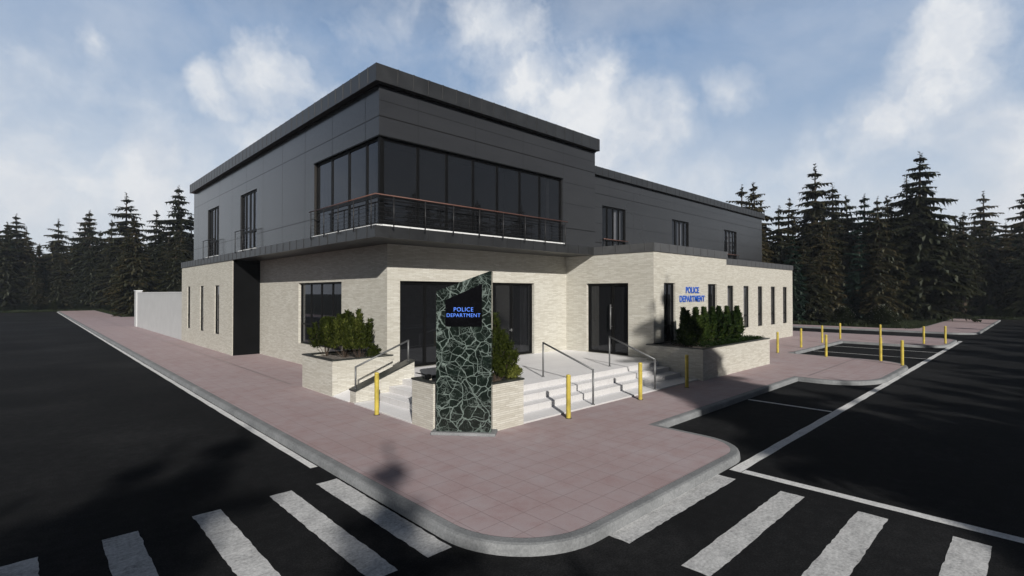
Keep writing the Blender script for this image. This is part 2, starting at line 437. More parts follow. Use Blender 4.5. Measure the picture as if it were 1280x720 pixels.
# long dark seams in the pavement
seam = MB()
for a, b in [((5.9, 16), (5.9, 106)), ((19.2, 5.55), (25.7, 5.6))]:
    dx, dy = b[0] - a[0], b[1] - a[1]; l = math.hypot(dx, dy); nx, ny = -dy / l * .012, dx / l * .012
    seam.poly([(a[0] - nx, a[1] - ny, ZP + .006), (b[0] - nx, b[1] - ny, ZP + .006), (b[0] + nx, b[1] + ny, ZP + .006), (a[0] + nx, a[1] + ny, ZP + .006)])
tag(seam.build('pavement_seam', M['coping']), kind='structure')

# painted markings, with slightly worn edges
rp = random.Random(3)
def stripe(m, x0, y0, x1, y1, j=.008, st=.09, z=.004):
    w, h = x1 - x0, y1 - y0
    nx = max(1, int(abs(w) / st)); ny = max(1, int(abs(h) / st))
    J = lambda: rp.uniform(-j, j)
    pts = [(x0 + w * i / nx, y0 + J()) for i in range(nx)] + [(x1 + J(), y0 + h * i / ny) for i in range(ny)] + \
          [(x1 - w * i / nx, y1 + J()) for i in range(nx)] + [(x0 + J(), y1 - h * i / ny) for i in range(ny)]
    m.poly([(p[0], p[1], z) for p in pts])
cw = MB()
for x0, x1 in [(3.24, 3.57), (2.56, 2.87), (1.60, 1.93), (.67, 1.02), (-.22, .12), (-1.2, -.85), (-2.1, -1.76), (-3.05, -2.7), (-4, -3.66), (-4.95, -4.6), (-5.9, -5.55), (-6.85, -6.5), (-7.8, -7.45)]:
    stripe(cw, x0, 4.74, x1, 7.74)
for y0, y1 in [(3.38, 3.72 - .04), (2.40, 2.72), (1.42, 1.76), (.44, .78), (-.52, -.18), (-1.5, -1.15), (-2.46, -2.12), (-3.45, -3.1), (-4.4, -4.06), (-5.4, -5.05), (-6.35, -6.0), (-7.3, -6.96)]:
    stripe(cw, 5.12, y0, 8.1, y1)
tag(cw.build('crosswalk_markings', M['paint'], fix=False), kind='structure')
ml = MB()
stripe(ml, 3.46, 8.5, 3.585, 105.5, .006, .5)
stripe(ml, 8.46, -8.3, 8.64, 3.44, .006, .3)
stripe(ml, 8.46, 3.455, 41.2, 3.635, .008, .4)
stripe(ml, 14.36, 3.65, 14.47, 5.66, .004)
for x, y in ((28.95, 8.15), (32.4, 8.15)): stripe(ml, x, 3.65, x + .09, y, .004, .3)
tag(ml.build('road_line_markings', M['linepaint'], fix=False), kind='structure')

# ------------------------------------------------------------------ the building
def panel_wall(m, axis, c, a0, a1, z0, z1, holes, thick, inward, mi=0):
    """wall sheet at axis=c, running a0..a1, holes [(a0,a1,z0,z1)], with reveals going inward"""
    As = sorted(set([a0, a1] + [h[0] for h in holes] + [h[1] for h in holes]))
    Zs = sorted(set([z0, z1] + [h[2] for h in holes] + [h[3] for h in holes]))
    P = (lambda a, z, d: (c + inward * d, a, z)) if axis == 'x' else (lambda a, z, d: (a, c + inward * d, z))
    def solid(i, k):
        if i < 0 or k < 0 or i >= len(As) - 1 or k >= len(Zs) - 1: return False
        ac, zc = (As[i] + As[i + 1]) / 2, (Zs[k] + Zs[k + 1]) / 2
        return not any(h[0] < ac < h[1] and h[2] < zc < h[3] for h in holes)
    for i in range(len(As) - 1):
        for k in range(len(Zs) - 1):
            if not solid(i, k): continue
            A, B, Z, T = As[i], As[i + 1], Zs[k], Zs[k + 1]
            m.poly([P(A, Z, 0), P(B, Z, 0), P(B, T, 0), P(A, T, 0)], mi)
            m.poly([P(A, Z, thick), P(A, T, thick), P(B, T, thick), P(B, Z, thick)], mi)
            if not solid(i - 1, k): m.poly([P(A, Z, 0), P(A, T, 0), P(A, T, thick), P(A, Z, thick)], mi)
            if not solid(i + 1, k): m.poly([P(B, Z, 0), P(B, Z, thick), P(B, T, thick), P(B, T, 0)], mi)
            if not solid(i, k - 1): m.poly([P(A, Z, 0), P(A, Z, thick), P(B, Z, thick), P(B, Z, 0)], mi)
            if not solid(i, k + 1): m.poly([P(A, T, 0), P(B, T, 0), P(B, T, thick), P(A, T, thick)], mi)

def mesh_clean(m, name, mats, parent):
    me = bpy.data.meshes.new(name); me.from_pydata(m.v, [], m.f)
    for q in (mats if isinstance(mats, (list, tuple)) else [mats]): me.materials.append(q)
    me.polygons.foreach_set('material_index', m.mi)
    bm = bmesh.new(); bm.from_mesh(me); bmesh.ops.remove_doubles(bm, verts=bm.verts, dist=.0005)
    bmesh.ops.recalc_face_normals(bm, faces=bm.faces); bm.to_mesh(me); bm.free()
    o = bpy.data.objects.new(name, me); COL.objects.link(o); o.parent = parent; return o

B = thing('police_station', 'two storey police station of cream ledger stone below dark grey cladding', 'building')
XL, XB, YB, XC, YC, YD = 6.70, 7.85, 13.64, 16.14, 9.60, 11.40
XU, YU, XE, YS, XF, YF = 6.85, 12.35, 16.38, 14.80, 40.40, 33.2
YL1 = 35.4; YL0 = 25.15
ZB, ZT, ZC = .10, 4.42, 4.74

# openings (a0,a1,z0,z1)
slits = [(33.25, 33.95, .95, 3.31), (30.28, 31.02, .95, 3.31), (27.32, 28.12, .95, 3.31)]
bigwin = [(16.70, 20.52, .94, 3.33)]
entr = [(8.29, 14.23, .6, 3.31)]
door = [(10.66, 12.60, .6, 3.31)]
yc = [(16.85, 17.67, 1.08, 3.31), (20.37, 21.19, 1.08, 3.31)]
yd = [(26.42, 27.17, 1.03, 3.33), (28.46, 29.20, 1.03, 3.33), (30.48, 31.18, 1.03, 3.33), (32.5, 33.22, 1.03, 3.33), (34.55, 35.28, 1.03, 3.33)]
w = MB()
panel_wall(w, 'x', XL, YL0, YL1, ZB, ZT, slits, .3, 1)
w.box((XL, YL1 - .3, ZB), (41, YL1, ZT)) if False else None
mesh_clean(w, 'stone_wall', M['stone'], B)
w = MB(); panel_wall(w, 'x', XB, YB + .3, YL0 + .25, ZB, ZT, bigwin, .3, 1); mesh_clean(w, 'stone_wall', M['stone'], B)
w = MB()
panel_wall(w, 'y', YB, XB, XC + .3, ZB, ZT, entr, .3, 1)
mesh_clean(w, 'stone_wall', M['stone'], B)
w = MB(); panel_wall(w, 'x', XC, YC + .3, YB, ZB, ZT, door, .3, 1); mesh_clean(w, 'stone_wall', M['stone'], B)
w = MB(); panel_wall(w, 'y', YC, XC, 22.14, ZB, ZT, yc, .3, 1)
mesh_clean(w, 'stone_wall', M['stone'], B)
w = MB(); panel_wall(w, 'x', 22.14, YC + .3, YD, ZB, ZT, [], .3, -1); mesh_clean(w, 'stone_wall', M['stone'], B)
w = MB(); panel_wall(w, 'y', YD, 21.84, 36.30, ZB, ZT, yd, .3, 1); mesh_clean(w, 'stone_wall', M['stone'], B)
w = MB(); w.box((36.0, YD + .3, ZB), (36.3, YS + .3, ZT)); w.box((36.3, YS + .002, ZB), (XF - .05, YS + .3, ZT)); w.box((XF - .35, YS + .3, ZB), (XF - .05, YL1, ZT)); w.box((XL + .3, YL1 - .3, ZB), (XF - .35, YL1, ZT))
w.build('rear_wall', M['stone'], B)
# dark return panel of the side recess
w = MB(); w.box((XL + .03, YL0 - .035, ZB), (XB + .05, YL0 - .002, ZT - .005)); w.box((XL + .3, YL0, ZB), (XB + .3, YL0 + .3, ZT)); w.build('dark_recess_panel', M['dark'], B)

# canopy slab + roof capping of the ground floor (zinc edge, soffit)
sl = MB()
sl.box((XL - .04, YU - .14, ZT + .003), (XC - .03, YB + .1, ZC))          # over the entrance
sl.box((XL - .04, YB + .1, ZT + .003), (XB + .6, YL1 + .04, ZC))          # along the side street
cp = MB()
cp.prism([(XC - .03, YC - .04), (22.18, YC - .04), (22.18, YD - .04), (36.34, YD - .04), (36.34, YS + .2), (XF - .1, YS + .2), (XF - .1, YL1 + .03), (XB + .7, YL1 + .03), (XB + .7, YB + .2), (XC - .03, YB + .2)], ZT + .004, ZC - .004)
y = YU + .3
while y < YL1: sl.box((XL - .052, y, ZT + .02), (XL - .02, y + .03, ZC + .003)); y += .62
x = XL + .4
while x < XC - .2: sl.box((x, YU - .152, ZT + .02), (x + .03, YU - .12, ZC + .003)); x += .62
sl.build('canopy_slab', M['cap'], B)
y = YC + .3
while y < YU - .3: cp.box((XC - .042, y, ZT + .02), (XC - .02, y + .025, ZC - .002)); y += .62
x = XC + .4
while x < 22: cp.box((x, YC - .052, ZT + .02), (x + .025, YC - .03, ZC - .002)); x += .62
x = 22.6
while x < 36.2: cp.box((x, YD - .052, ZT + .02), (x + .025, YD - .03, ZC - .002)); x += .62
cp.build('roof_cap', M['capl'], B)

# upper storey
up = [(28.05, 30.15, 4.80, 7.25), (22.38, 24.57, 4.80, 7.25), (YU + .25, 16.6, 4.80, 7.17)]
w = MB(); panel_wall(w, 'x', XU, YU + .25, YF, ZC + .003, 8.66, up, .25, 1)
mesh_clean(w, 'cladding', M['panel'], B)
w = MB(); panel_wall(w, 'y', YU, XU, XE, ZC + .003, 8.66, [(XU, 14.40, 4.80, 7.17)], .25, 1)
mesh_clean(w, 'cladding', M['panel'], B)
w = MB(); w.box((XE - .25, YU + .25, ZC + .003), (XE, YF, 8.66)); w.build('cladding', M['panel'], B)
sw = [(20.2, 22.2, 5.0, 7.2), (26.9, 28.9, 5.0, 7.2), (33.8, 35.8, 5.0, 7.2)]
w = MB(); panel_wall(w, 'y', YS, XE - .02, XF, ZC + .003, 8.66, sw, .25, 1); mesh_clean(w, 'cladding', M['panel'], B)
w = MB(); w.box((XF - .25, YS + .25, ZC + .003), (XF, YF, 8.66)); w.box((XU + .25, YF - .25, ZC + .003), (XF - .25, YF, 8.66)); w.build('cladding', M['panel'], B)
# roofs + deep fascia with seams
rf = MB(); rf.box((XU + .02, YU + .02, 8.60), (XE - .01, YF - .02, 8.7)); rf.box((XE - .01, YS + .02, 8.60), (XF - .02, YF - .02, 8.7)); rf.build('roof', M['roof'], B)
FO, FZ0, FZ1 = .20, 8.57, 9.03
fa = MB()
fa.box((XU - FO, YU - FO, FZ0), (XU + .25, YF + .1, FZ1))
fa.box((XU + .25, YU - FO, FZ0), (XE + .05, YU + .25, FZ1))
fa.box((XE - .2, YU + .25, FZ0), (XE + .05, YS - .2, FZ1))
y = YU + .25
while y < YF: fa.box((XU - FO - .010, y, FZ0 + .03), (XU - FO + .2, y + .035, FZ1 + .007)); y += .5
x = XU + .45
while x < XE: fa.box((x, YU - FO - .010, FZ0 + .03), (x + .035, YU - FO + .2, FZ1 + .007)); x += .5
fa.build('fascia', M['cap'], B)
fa = MB(); fa.box((XE + .053, YS - .17, FZ0), (XF + .15, YS + .25, FZ1 - .07)); fa.box((XF - .2, YS + .25, FZ0), (XF + .15, YF, FZ1 - .07))
fa.box((XU + .25, YF - .2, FZ0), (XF - .2, YF + .1, FZ1 - .07))
x = XE + .6
while x < XF: fa.box((x, YS - .180, FZ0 + .03), (x + .035, YS, FZ1 - .063)); x += .5
fa.build('fascia', M['cap'], B)
# shadow gap under the fascia
sg = MB(); sg.box((XU - .03, YU - .03, FZ0 - .03), (XU + .1, YF, FZ0 - .003)); sg.box((XU + .1, YU - .03, FZ0 - .03), (XE + .03, YU + .1, FZ0 - .003)); sg.build('fascia_trim', M['frame'], B)

# interior floors and dark rooms (so glass looks into something)
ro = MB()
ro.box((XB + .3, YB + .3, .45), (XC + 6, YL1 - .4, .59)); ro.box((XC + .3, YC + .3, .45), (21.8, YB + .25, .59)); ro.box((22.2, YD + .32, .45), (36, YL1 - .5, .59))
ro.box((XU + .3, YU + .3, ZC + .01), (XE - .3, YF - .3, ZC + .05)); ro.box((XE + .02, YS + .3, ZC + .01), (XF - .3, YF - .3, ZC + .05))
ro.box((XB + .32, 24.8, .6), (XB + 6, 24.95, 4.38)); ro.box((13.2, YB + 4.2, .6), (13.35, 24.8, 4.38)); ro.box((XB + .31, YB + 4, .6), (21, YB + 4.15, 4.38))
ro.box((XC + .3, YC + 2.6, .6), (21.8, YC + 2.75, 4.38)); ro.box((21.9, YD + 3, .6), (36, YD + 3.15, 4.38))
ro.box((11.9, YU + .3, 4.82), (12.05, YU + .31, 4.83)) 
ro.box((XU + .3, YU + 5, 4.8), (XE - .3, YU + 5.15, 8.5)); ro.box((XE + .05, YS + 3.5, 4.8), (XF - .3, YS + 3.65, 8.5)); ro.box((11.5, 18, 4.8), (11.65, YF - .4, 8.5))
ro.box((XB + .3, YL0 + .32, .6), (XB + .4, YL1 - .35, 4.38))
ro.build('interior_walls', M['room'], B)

def window(axis, c, a0, a1, z0, z1, vbars, hbars, inset_=.10, fw=.06, fd=.07, glass='glass', sgn=1, curtain=None, liner=True, bar=.05, name='window'):
    """framed window in the opening; c = wall plane, inward = +"""
    P = (lambda a, d, z: (c + d * sgn, a, z)) if axis == 'x' else (lambda a, d, z: (a, c + d * sgn, z))
    f = MB(); d0, d1 = inset_, inset_ + fd
    f.box(P(a0, d0, z0), P(a0 + fw, d1, z1)); f.box(P(a1 - fw, d0, z0), P(a1, d1, z1))
    f.box(P(a0 + fw, d0, z0), P(a1 - fw, d1, z0 + fw)); f.box(P(a0 + fw, d0, z1 - fw), P(a1 - fw, d1, z1))
    vb = sorted(vbars)
    for v in vb: f.box(P(v - bar / 2, d0 + .004, z0 + fw), P(v + bar / 2, d1 - .004, z1 - fw))
    edges = [a0 + fw] + [e for v in vb for e in (v - bar / 2, v + bar / 2)] + [a1 - fw]
    for h in hbars:
        for i in range(0, len(edges), 2): f.box(P(edges[i], d0 + .008, h - bar / 2), P(edges[i + 1], d1 - .008, h + bar / 2))
    fo = f.build(name, M['frame'], B)
    g = MB(); gd = (d0 + d1) / 2
    q = [P(a0 + fw * .5, gd, z0 + fw * .5), P(a1 - fw * .5, gd, z0 + fw * .5), P(a1 - fw * .5, gd, z1 - fw * .5), P(a0 + fw * .5, gd, z1 - fw * .5)]
    e1 = Vector(q[1]) - Vector(q[0]); e2 = Vector(q[3]) - Vector(q[0])
    nrm = e1.cross(e2); outw = Vector(P(0, -1, 0)) - Vector(P(0, 0, 0))
    if nrm.dot(outw) < 0: q = q[::-1]
    g.poly(q); g.build('pane', M[glass], fo, fix=False)
    if curtain:
        for (c0, c1) in curtain:
            k = MB(); n = max(6, int((c1 - c0) / .035)); pr = None
            for i in range(n + 1):
                a = c0 + (c1 - c0) * i / n; dd = d1 + .12 + .025 * math.sin(i * 1.15)
                cur = (P(a, dd, z0 + .03), P(a, dd, z1 - .03))
                if pr: k.poly([pr[0], cur[0], cur[1], pr[1]])
                pr = cur
            k.build('curtain', M['curtain'], fo, fix=False)
    return fo

for s in slits: window('x', XL, *s, [], [1.62], .045, .05, glass='glassb', curtain=[(s[0] + .05, s[1] - .05)])
window('x', XB, *bigwin[0], [17.65, 18.6, 19.55], [1.72], .10, .07, glass='glass', curtain=[(19.7, 20.45), (16.8, 17.1)])
window('y', YB, *entr[0], [9.28, 10.27, 11.26, 12.25, 13.13], [], .12, .09, bar=.10, name='entrance_glazing', curtain=[(13.75, 14.1)])
# entrance transoms (thin)
for s in yc: window('y', YC, *s, [(s[0] + s[1]) / 2], [1.72], .07, .06, glass='glass', bar=.05)
for s in yd: window('y', YD, *s, [], [1.72], .045, .05, glass='glassb', curtain=[(s[0] + .09, s[1] - .09)])
for s in up[:2]:
    L = s[1] - s[0]; window('x', XU, *s, [s[0] + L * .27, s[0] + L * .5, s[0] + L * .75], [5.58], .06, .06, glass='glassb', bar=.09, curtain=[(s[0] + .15, s[0] + L * .95)])
for s in sw:
    L = s[1] - s[0]; window('y', YS, *s, [s[0] + L * .25, s[0] + L * .5, s[0] + L * .75], [5.55], .06, .07, glass='glassb', bar=.09, curtain=[(s[0] + L * .55, s[1] - .15)])
# corner ribbon window
zt, zb = 7.17, 4.80
window('x', XU, YU + .07, 16.58, zb, zt, [13.19, 14.28, 15.44], [5.60], .07, .06, .06, glass='glass', bar=.09, name='corner_window', curtain=[(15.9, 16.4)])
window('y', YU, XU + .134, 14.38, zb, zt, [8.14, 9.16, 10.19, 11.21, 12.25, 13.25], [5.60], .07, .06, .06, glass='glass', bar=.08, name='corner_window', curtain=[(13.75, 13.95)])
cpst = MB(); cpst.box((XU + .03, YU + .03, zb), (XU + .13, YU + .068, zt)); cpst.box((XU + .03, YU + .0685, zb + .001), (XU + .068, YU + .12, zt - .001)); cpst.build('corner_post', M['frame'], B)
# lining strip on the far jamb of the corner window and sills
li = MB(); li.box((XU + .002, 16.585, zb + .01), (XU + .22, 16.6 - .001, zt - .01)); li.build('window_lining', M['wood'], B)
si = MB()
si.box((XU - .10, YU - .06, ZC + .004), (XU + .06, 16.62, ZC + .045)); si.box((XU + .06, YU - .10, ZC + .004), (14.42, YU + .06, ZC + .045))
si.build('window_sill', M['white'], B)
for s in up[:2]:
    q = MB(); q.box((XU - .09, s[0] - .03, ZC + .004), (XU + .12, s[1] + .03, ZC + .055)); q.build('window_sill', M['white'], B)
hl = MB(); hl.box((XU - .02, YU - .02, zt), (XU + .1, 16.62, zt + .035)); hl.box((XU + .1, YU - .02, zt), (14.42, YU + .1, zt + .035)); hl.build('window_head_trim', M['frame'], B)

# door leaf pull and middle stile
df = window('x', XC, *door[0], [11.42], [], .12, .10, .08, bar=.11, name='entrance_door')
h = MB(); h.tube([(XC + .03, 11.47, 1.55), (XC + .03, 11.47, 2.5)], .026, 10); h.tube([(XC + .03, 11.47, 1.66), (XC + .13, 11.47, 1.66)], .014); h.tube([(XC + .03, 11.47, 2.38), (XC + .13, 11.47, 2.38)], .014)
h.build('handle', M['steel'], df, smooth=True)
h2 = MB(); h2.tube([(13.05, YB + .04, 1.5), (13.05, YB + .04, 1.62)], .02, 8); h2.tube([(12.95, YB + .04, 1.56), (13.1, YB + .04, 1.56)], .014, 8); h2.tube([(13.05, YB + .04, 1.56), (13.05, YB + .13, 1.56)], .014, 8); h2.build('handle', M['steel'], B, smooth=True)

# balcony railings
def railing(path, posts, ztop, zbot, parent, post_z0, cables=5, top='copper'):
    r = MB(); r.tube([(p[0], p[1], ztop) for p in path], .019, 10); root = r.build('railing', M[top], parent, smooth=True)
    for (x, y) in posts:
        m = MB(); m.tube([(x, y, post_z0), (x, y, ztop - .02)], .016, 8); m.tube([(x, y, post_z0 + .02), (x + (.14 if abs(x - 6.6) < .05 else 0), y + (.14 if abs(x - 6.6) >= .05 else 0), post_z0 + .02)], .012, 6)
        m.build('post', M['darksteel'], root, smooth=True)
    c = MB()
    for i in range(cables):
        z = zbot + (ztop - zbot) * (i + .7) / (cables + .5)
        c.tube([(p[0], p[1], z) for p in path], .0045, 5)
    c.build('cable', M['darksteel'], root)
    return root
railing([(6.62, 16.42), (6.62, 12.12), (14.42, 12.12)], [(6.62, y) for y in (12.35, 13.35, 14.33, 15.32, 16.3)] + [(x, 12.12) for x in (7.17, 8.18, 9.18, 10.19, 11.19, 12.2, 13.2, 14.28)], 5.55, 4.78, B, 4.66, 6)
for s in up[:2]:
    railing([(6.64, s[0] - .05), (6.64, s[1] + .05)], [(6.64, s[0]), (6.64, (s[0] + s[1]) / 2), (6.64, s[1])], 5.62, 4.84, B, 4.68, 5, 'darksteel')
for s in sw:
    railing([(s[0] - .05, YS - .12), (s[1] + .05, YS - .12)], [(s[0], YS - .12), ((s[0] + s[1]) / 2, YS - .12), (s[1], YS - .12)], 5.56, 4.84, B, 4.76, 3)

# ------------------------------------------------------------------ entrance steps, ramp
S = thing('entrance_steps', 'pale tiled steps and landing wrapping the entrance corner', 'steps', (0, 0, 0))
zs = [.165, .31, .455, .60]
def step_outline(a, b):   # a: offset from x=6.0 on left flight, b from y=7.72 on right flight
    return a, b
flights = [(0, zs[0]), (.60, zs[1]), (.99, zs[2]), (1.40, zs[3])]
m = MB(); e = .003
# left flight: x from 6.0+a to next, y 9.38..12.05 ; right flight: y from 7.72+a, x 7.7..15.62
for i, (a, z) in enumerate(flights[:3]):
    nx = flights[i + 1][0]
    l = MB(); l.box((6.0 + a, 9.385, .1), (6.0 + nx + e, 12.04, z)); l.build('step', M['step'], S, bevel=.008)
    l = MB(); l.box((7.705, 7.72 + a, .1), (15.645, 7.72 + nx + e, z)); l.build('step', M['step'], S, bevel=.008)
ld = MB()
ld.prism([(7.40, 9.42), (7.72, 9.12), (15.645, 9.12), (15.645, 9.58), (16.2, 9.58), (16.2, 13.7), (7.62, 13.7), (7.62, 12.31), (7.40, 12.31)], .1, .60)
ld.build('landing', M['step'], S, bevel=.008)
rp_ = MB(); rp_.prism([(6.0, 12.365), (7.62 - e, 12.365), (7.62 - e, 13.29), (6.0, 13.29)], .1, [.15, .598, .598, .15]); rp_.build('ramp', M['step'], S)
dr = MB()
for k in range(40):
    x = 7.9 + k * .2
SW = thing('stair_wall', 'low sloping cream stone wall with dark coping between ramp and left steps', 'wall')
q = MB(); q.prism([(6.05, 12.045), (7.78, 12.045), (7.78, 12.36), (6.05, 12.36)], .1, [.44, 1.05, 1.05, .44]); q.build('wall_body', M['stone'], SW)
q = MB(); q.prism([(6.03, 12.025), (7.80, 12.025), (7.80, 12.38), (6.03, 12.38)], [.435, 1.055, 1.055, .435], [.475, 1.095, 1.095, .475]); q.build('coping', M['coping'], SW)

# planters
def planter(outl, z1, label, rim=.10):
    p = thing('planter', label, 'planter', (outl[0][0], outl[0][1], .1), 0, 'cream stone planters around the entrance')
    o0 = Vector((outl[0][0], outl[0][1], .1)); loc = [(a - o0.x, b - o0.y) for a, b in outl]
    m = MB(); m.prism(loc, 0, z1 - .1 - .035, top=False); inn = inset(loc, rim)
    n = len(loc); zt_ = z1 - .1 - .035
    for i in range(n):
        j = (i + 1) % n
        m.poly([(inn[i][0], inn[i][1], zt_), (inn[j][0], inn[j][1], zt_), (inn[j][0], inn[j][1], zt_ - .25), (inn[i][0], inn[i][1], zt_ - .25)])
    m.build('planter_wall', M['stone'], p)
    c = MB(); o2 = inset(loc, -.015); z0, z2 = zt_ + .001, zt_ + .035
    for i in range(n):
        j = (i + 1) % n
        c.poly([(*o2[i], z0), (*o2[j], z0), (*o2[j], z2), (*o2[i], z2)])
        c.poly([(*o2[i], z2), (*o2[j], z2), (*inn[j], z2), (*inn[i], z2)])
        c.poly([(*inn[i], z2), (*inn[j], z2), (*inn[j], z0 - .02), (*inn[i], z0 - .02)])
        c.poly([(*o2[i], z0), (*inn[i], z0), (*inn[j], z0), (*o2[j], z0)])
    c.build('coping', M['coping'], p)
    s_ = MB(); g = inset(loc, rim - .01)
    s_.poly([(a, b, zt_ - .05) for a, b in g]); s_.build('soil', M['soil'], p)
    return p
planter([(6.0, 13.30), (7.845, 13.30), (7.845, 15.36), (6.0, 15.36)], 1.12, 'square stone planter under the big side window, left of the ramp')
planter([(6.0, 8.60), (6.80, 7.70), (7.70, 7.70), (7.70, 9.38), (6.0, 9.38)], 1.12, 'stone planter with a cut corner directly behind the green marble sign')
planter([(15.65, 7.55), (21.36, 7.55), (21.36, 9.595), (15.65, 9.595)], 1.16, 'long stone planter below the blue wall lettering, right of the steps')
fl = thing('floodlight', 'small black floodlight on the rim of the planter behind the marble sign', 'lamp', (6.13, 8.98, 1.12))
q = MB(); q.box((-.05, -.05, 0), (.05, .05, .1)); q.box((-.02, -.06, .02), (.045, -.05, .09)); q.build('lamp_body', M['frame'], fl, bevel=.006)
q = MB(); q.box((-.05, .051, .085), (-.02, .4, .1)); q.build('lamp_bracket', M['frame'], fl)

# handrails
def handrail(label, p0, p1, zb0, zb1, zt0, zt1):
    o = thing('handrail', label, 'handrail', (p0[0], p0[1], zb0), 0, 'grey tube handrails on the steps')
    L = lambda p, z: (p[0] - p0[0], p[1] - p0[1], z - zb0)
    a, b = L(p0, zt0), L(p1, zt1)
    m = MB(); m.tube([a, b], .024, 12); m.build('rail', M['steel'], o, smooth=True)
    for p, z0_, z1_ in ((p0, zb0, zt0), (p1, zb1, zt1)):
        m = MB(); m.tube([L(p, z0_), L(p, z1_ + .012)], .024, 12); m.tube([L(p, z0_), L(p, z0_ + .015)], .045, 12); m.build('post', M['steel'], o, smooth=True)
    return o
handrail('short steel handrail standing on the sloping wall by the ramp', (6.12, 12.2), (7.68, 12.2), .49, 1.05, 1.04, 1.62)
handrail('steel handrail on the right flight of steps, nearer the marble sign', (10.2, 7.76), (10.44, 9.67), .16, .60, 1.03, 1.55)
handrail('steel handrail on the steps in front of the glass door, nearer the long planter', (13.1, 7.76), (13.45, 9.58), .16, .60, 1.03, 1.55)

# marble sign pylon
def font_mesh(txt, size, ext, mat, bev=0, sx=1.0, spacing=1.0, cs=1.08, off=0.0):
    c = bpy.data.curves.new('t', 'FONT'); c.body = txt; c.size = size; c.extrude = ext; c.align_x = 'CENTER'; c.align_y = 'CENTER'
    c.space_line = spacing; c.space_character = cs; c.offset = off
    o = bpy.data.objects.new('t', c); COL.objects.link(o)
    dg = bpy.context.evaluated_depsgraph_get(); me = bpy.data.meshes.new_from_object(o.evaluated_get(dg))
    bpy.data.objects.remove(o)
    me.materials.clear(); me.materials.append(mat)
    for v in me.vertices: v.co.x *= sx
    return me
ang = math.atan2(7.62 - 8.47, 6.70 - 5.97)      # direction of the sign's face
dv = Vector((math.cos(ang), math.sin(ang)))
mid = Vector(((5.97 + 6.70) / 2, (8.47 + 7.62) / 2)) + dv * .03 - Vector((-dv.y, dv.x)) * .11
PY = thing('pylon_sign', 'tall slanted-top green marble sign with black screen reading POLICE DEPARTMENT', 'sign', (mid.x, mid.y, ZP), ang)
hw = .555
def slab(m, pts, d0, d1):      # outline in local x,z ; local -y = towards the street
    n = len(pts); b = len(m.v)
    m.v += [(x, d0, z) for x, z in pts] + [(x, d1, z) for x, z in pts]
    m.f += [tuple(range(b, b + n)), tuple(range(b + n, b + 2 * n))[::-1]]; m.mi += [0, 0]
    for i in range(n):
        j = (i + 1) % n; m.f.append((b + i, b + n + i, b + n + j, b + j)); m.mi.append(0)
m = MB(); slab(m, [(-hw, .06), (hw, .06), (hw, 3.235), (hw - .04, 3.235), (-hw, 2.84)], 0, .2); m.build('marble_slab', M['marble'], PY, bevel=.006)
m = MB(); m.box((-.645, -.09, 0), (.645, .28, .062)); m.build('plinth', M['kerb'], PY, bevel=.012)
m = MB(); slab(m, [(-.365, 2.14), (.37, 2.14), (.37, 2.985), (-.365, 2.665)], -.012, .01); scr = m.build('screen', M['screen'], PY)
me = font_mesh('POLICE', .118, .004, M['blue_lit'], sx=.98, off=-.0012); o = bpy.data.objects.new('lettering', me); COL.objects.link(o); o.parent = scr; o.location = (0, -.018, 2.475); o.rotation_euler = (R(90), 0, 0); o['label'] = 'blue lit word POLICE'
me = font_mesh('DEPARTMENT', .105, .004, M['blue_lit'], sx=.98, off=-.0012); o = bpy.data.objects.new('lettering', me); COL.objects.link(o); o.parent = scr; o.location = (0, -.018, 2.36); o.rotation_euler = (R(90), 0, 0); o['label'] = 'blue lit word DEPARTMENT'
SG = thing('wall_lettering', 'raised blue letters POLICE DEPARTMENT on the stone wall above the long planter', 'sign', (19.0, YC - .014, 2.87))
for t, z, s_ in (('POLICE', .17, .335), ('DEPARTMENT', -.17, .335)):
    me = font_mesh(t, s_, .010, M['blue'], sx=.9, cs=1.12, off=.009); o = bpy.data.objects.new('lettering', me); COL.objects.link(o); o.parent = SG; o.location = (0, 0, z); o.rotation_euler = (R(90), 0, 0)

# bollards
def bollard():
    o = thing('bollard', '', 'bollard', (0, 0, ZP), 0, 'yellow steel bollards on the pavement')
    m = MB(); m.tube([(0, 0, 0), (0, 0, .93)], .052, 16); m.build('post', M['yellow'], o, smooth=False)
    m = MB(); m.tube([(0, 0, .931), (0, 0, .955), (0, 0, .972), (0, 0, .98)], [.054, .053, .042, .02], 16); m.build('cap', M['yellowtop'], o, smooth=True)
    m = MB(); m.tube([(0, 0, 0), (0, 0, .012)], .07, 16); m.build('base_collar', M['darksteel'], o)
    return o
bol = [((5.86, 10.64), 'yellow bollard in front of the left flight of steps, left of the marble sign'),
 ((8.80, 7.38), 'yellow bollard in front of the right steps, nearest the marble sign'),
 ((11.70, 7.36), 'yellow bollard at the foot of the steps in front of the glass door'),
 ((14.22, 7.36), 'shaded yellow bollard in front of the near end of the long planter'),
 ((25.56, 8.68), 'yellow bollard nearest the far end of the long planter, beside the narrow windows'),
 ((28.90, 8.68), 'second yellow bollard of the row before the narrow windows'),
 ((32.50, 8.68), 'third yellow bollard of the row before the narrow windows'),
 ((35.90, 8.62), 'last yellow bollard of the wall row, by the far corner of the building'),
 ((25.50, 6.66), 'yellow bollard on the nearer traffic island, closest to the building'),
 ((25.49, 4.68), 'yellow bollard in the middle of the nearer traffic island edge'),
 ((24.55, 3.82), 'yellow bollard at the rounded tip of the nearer traffic island'),
 ((35.90, 6.60), 'yellow bollard on the farther traffic island, closest to the building'),
 ((35.86, 4.62), 'shaded yellow bollard in the middle of the farther traffic island edge'),
 ((36.95, 3.82), 'shaded yellow bollard at the rounded tip of the farther traffic island')]
b0 = bollard()
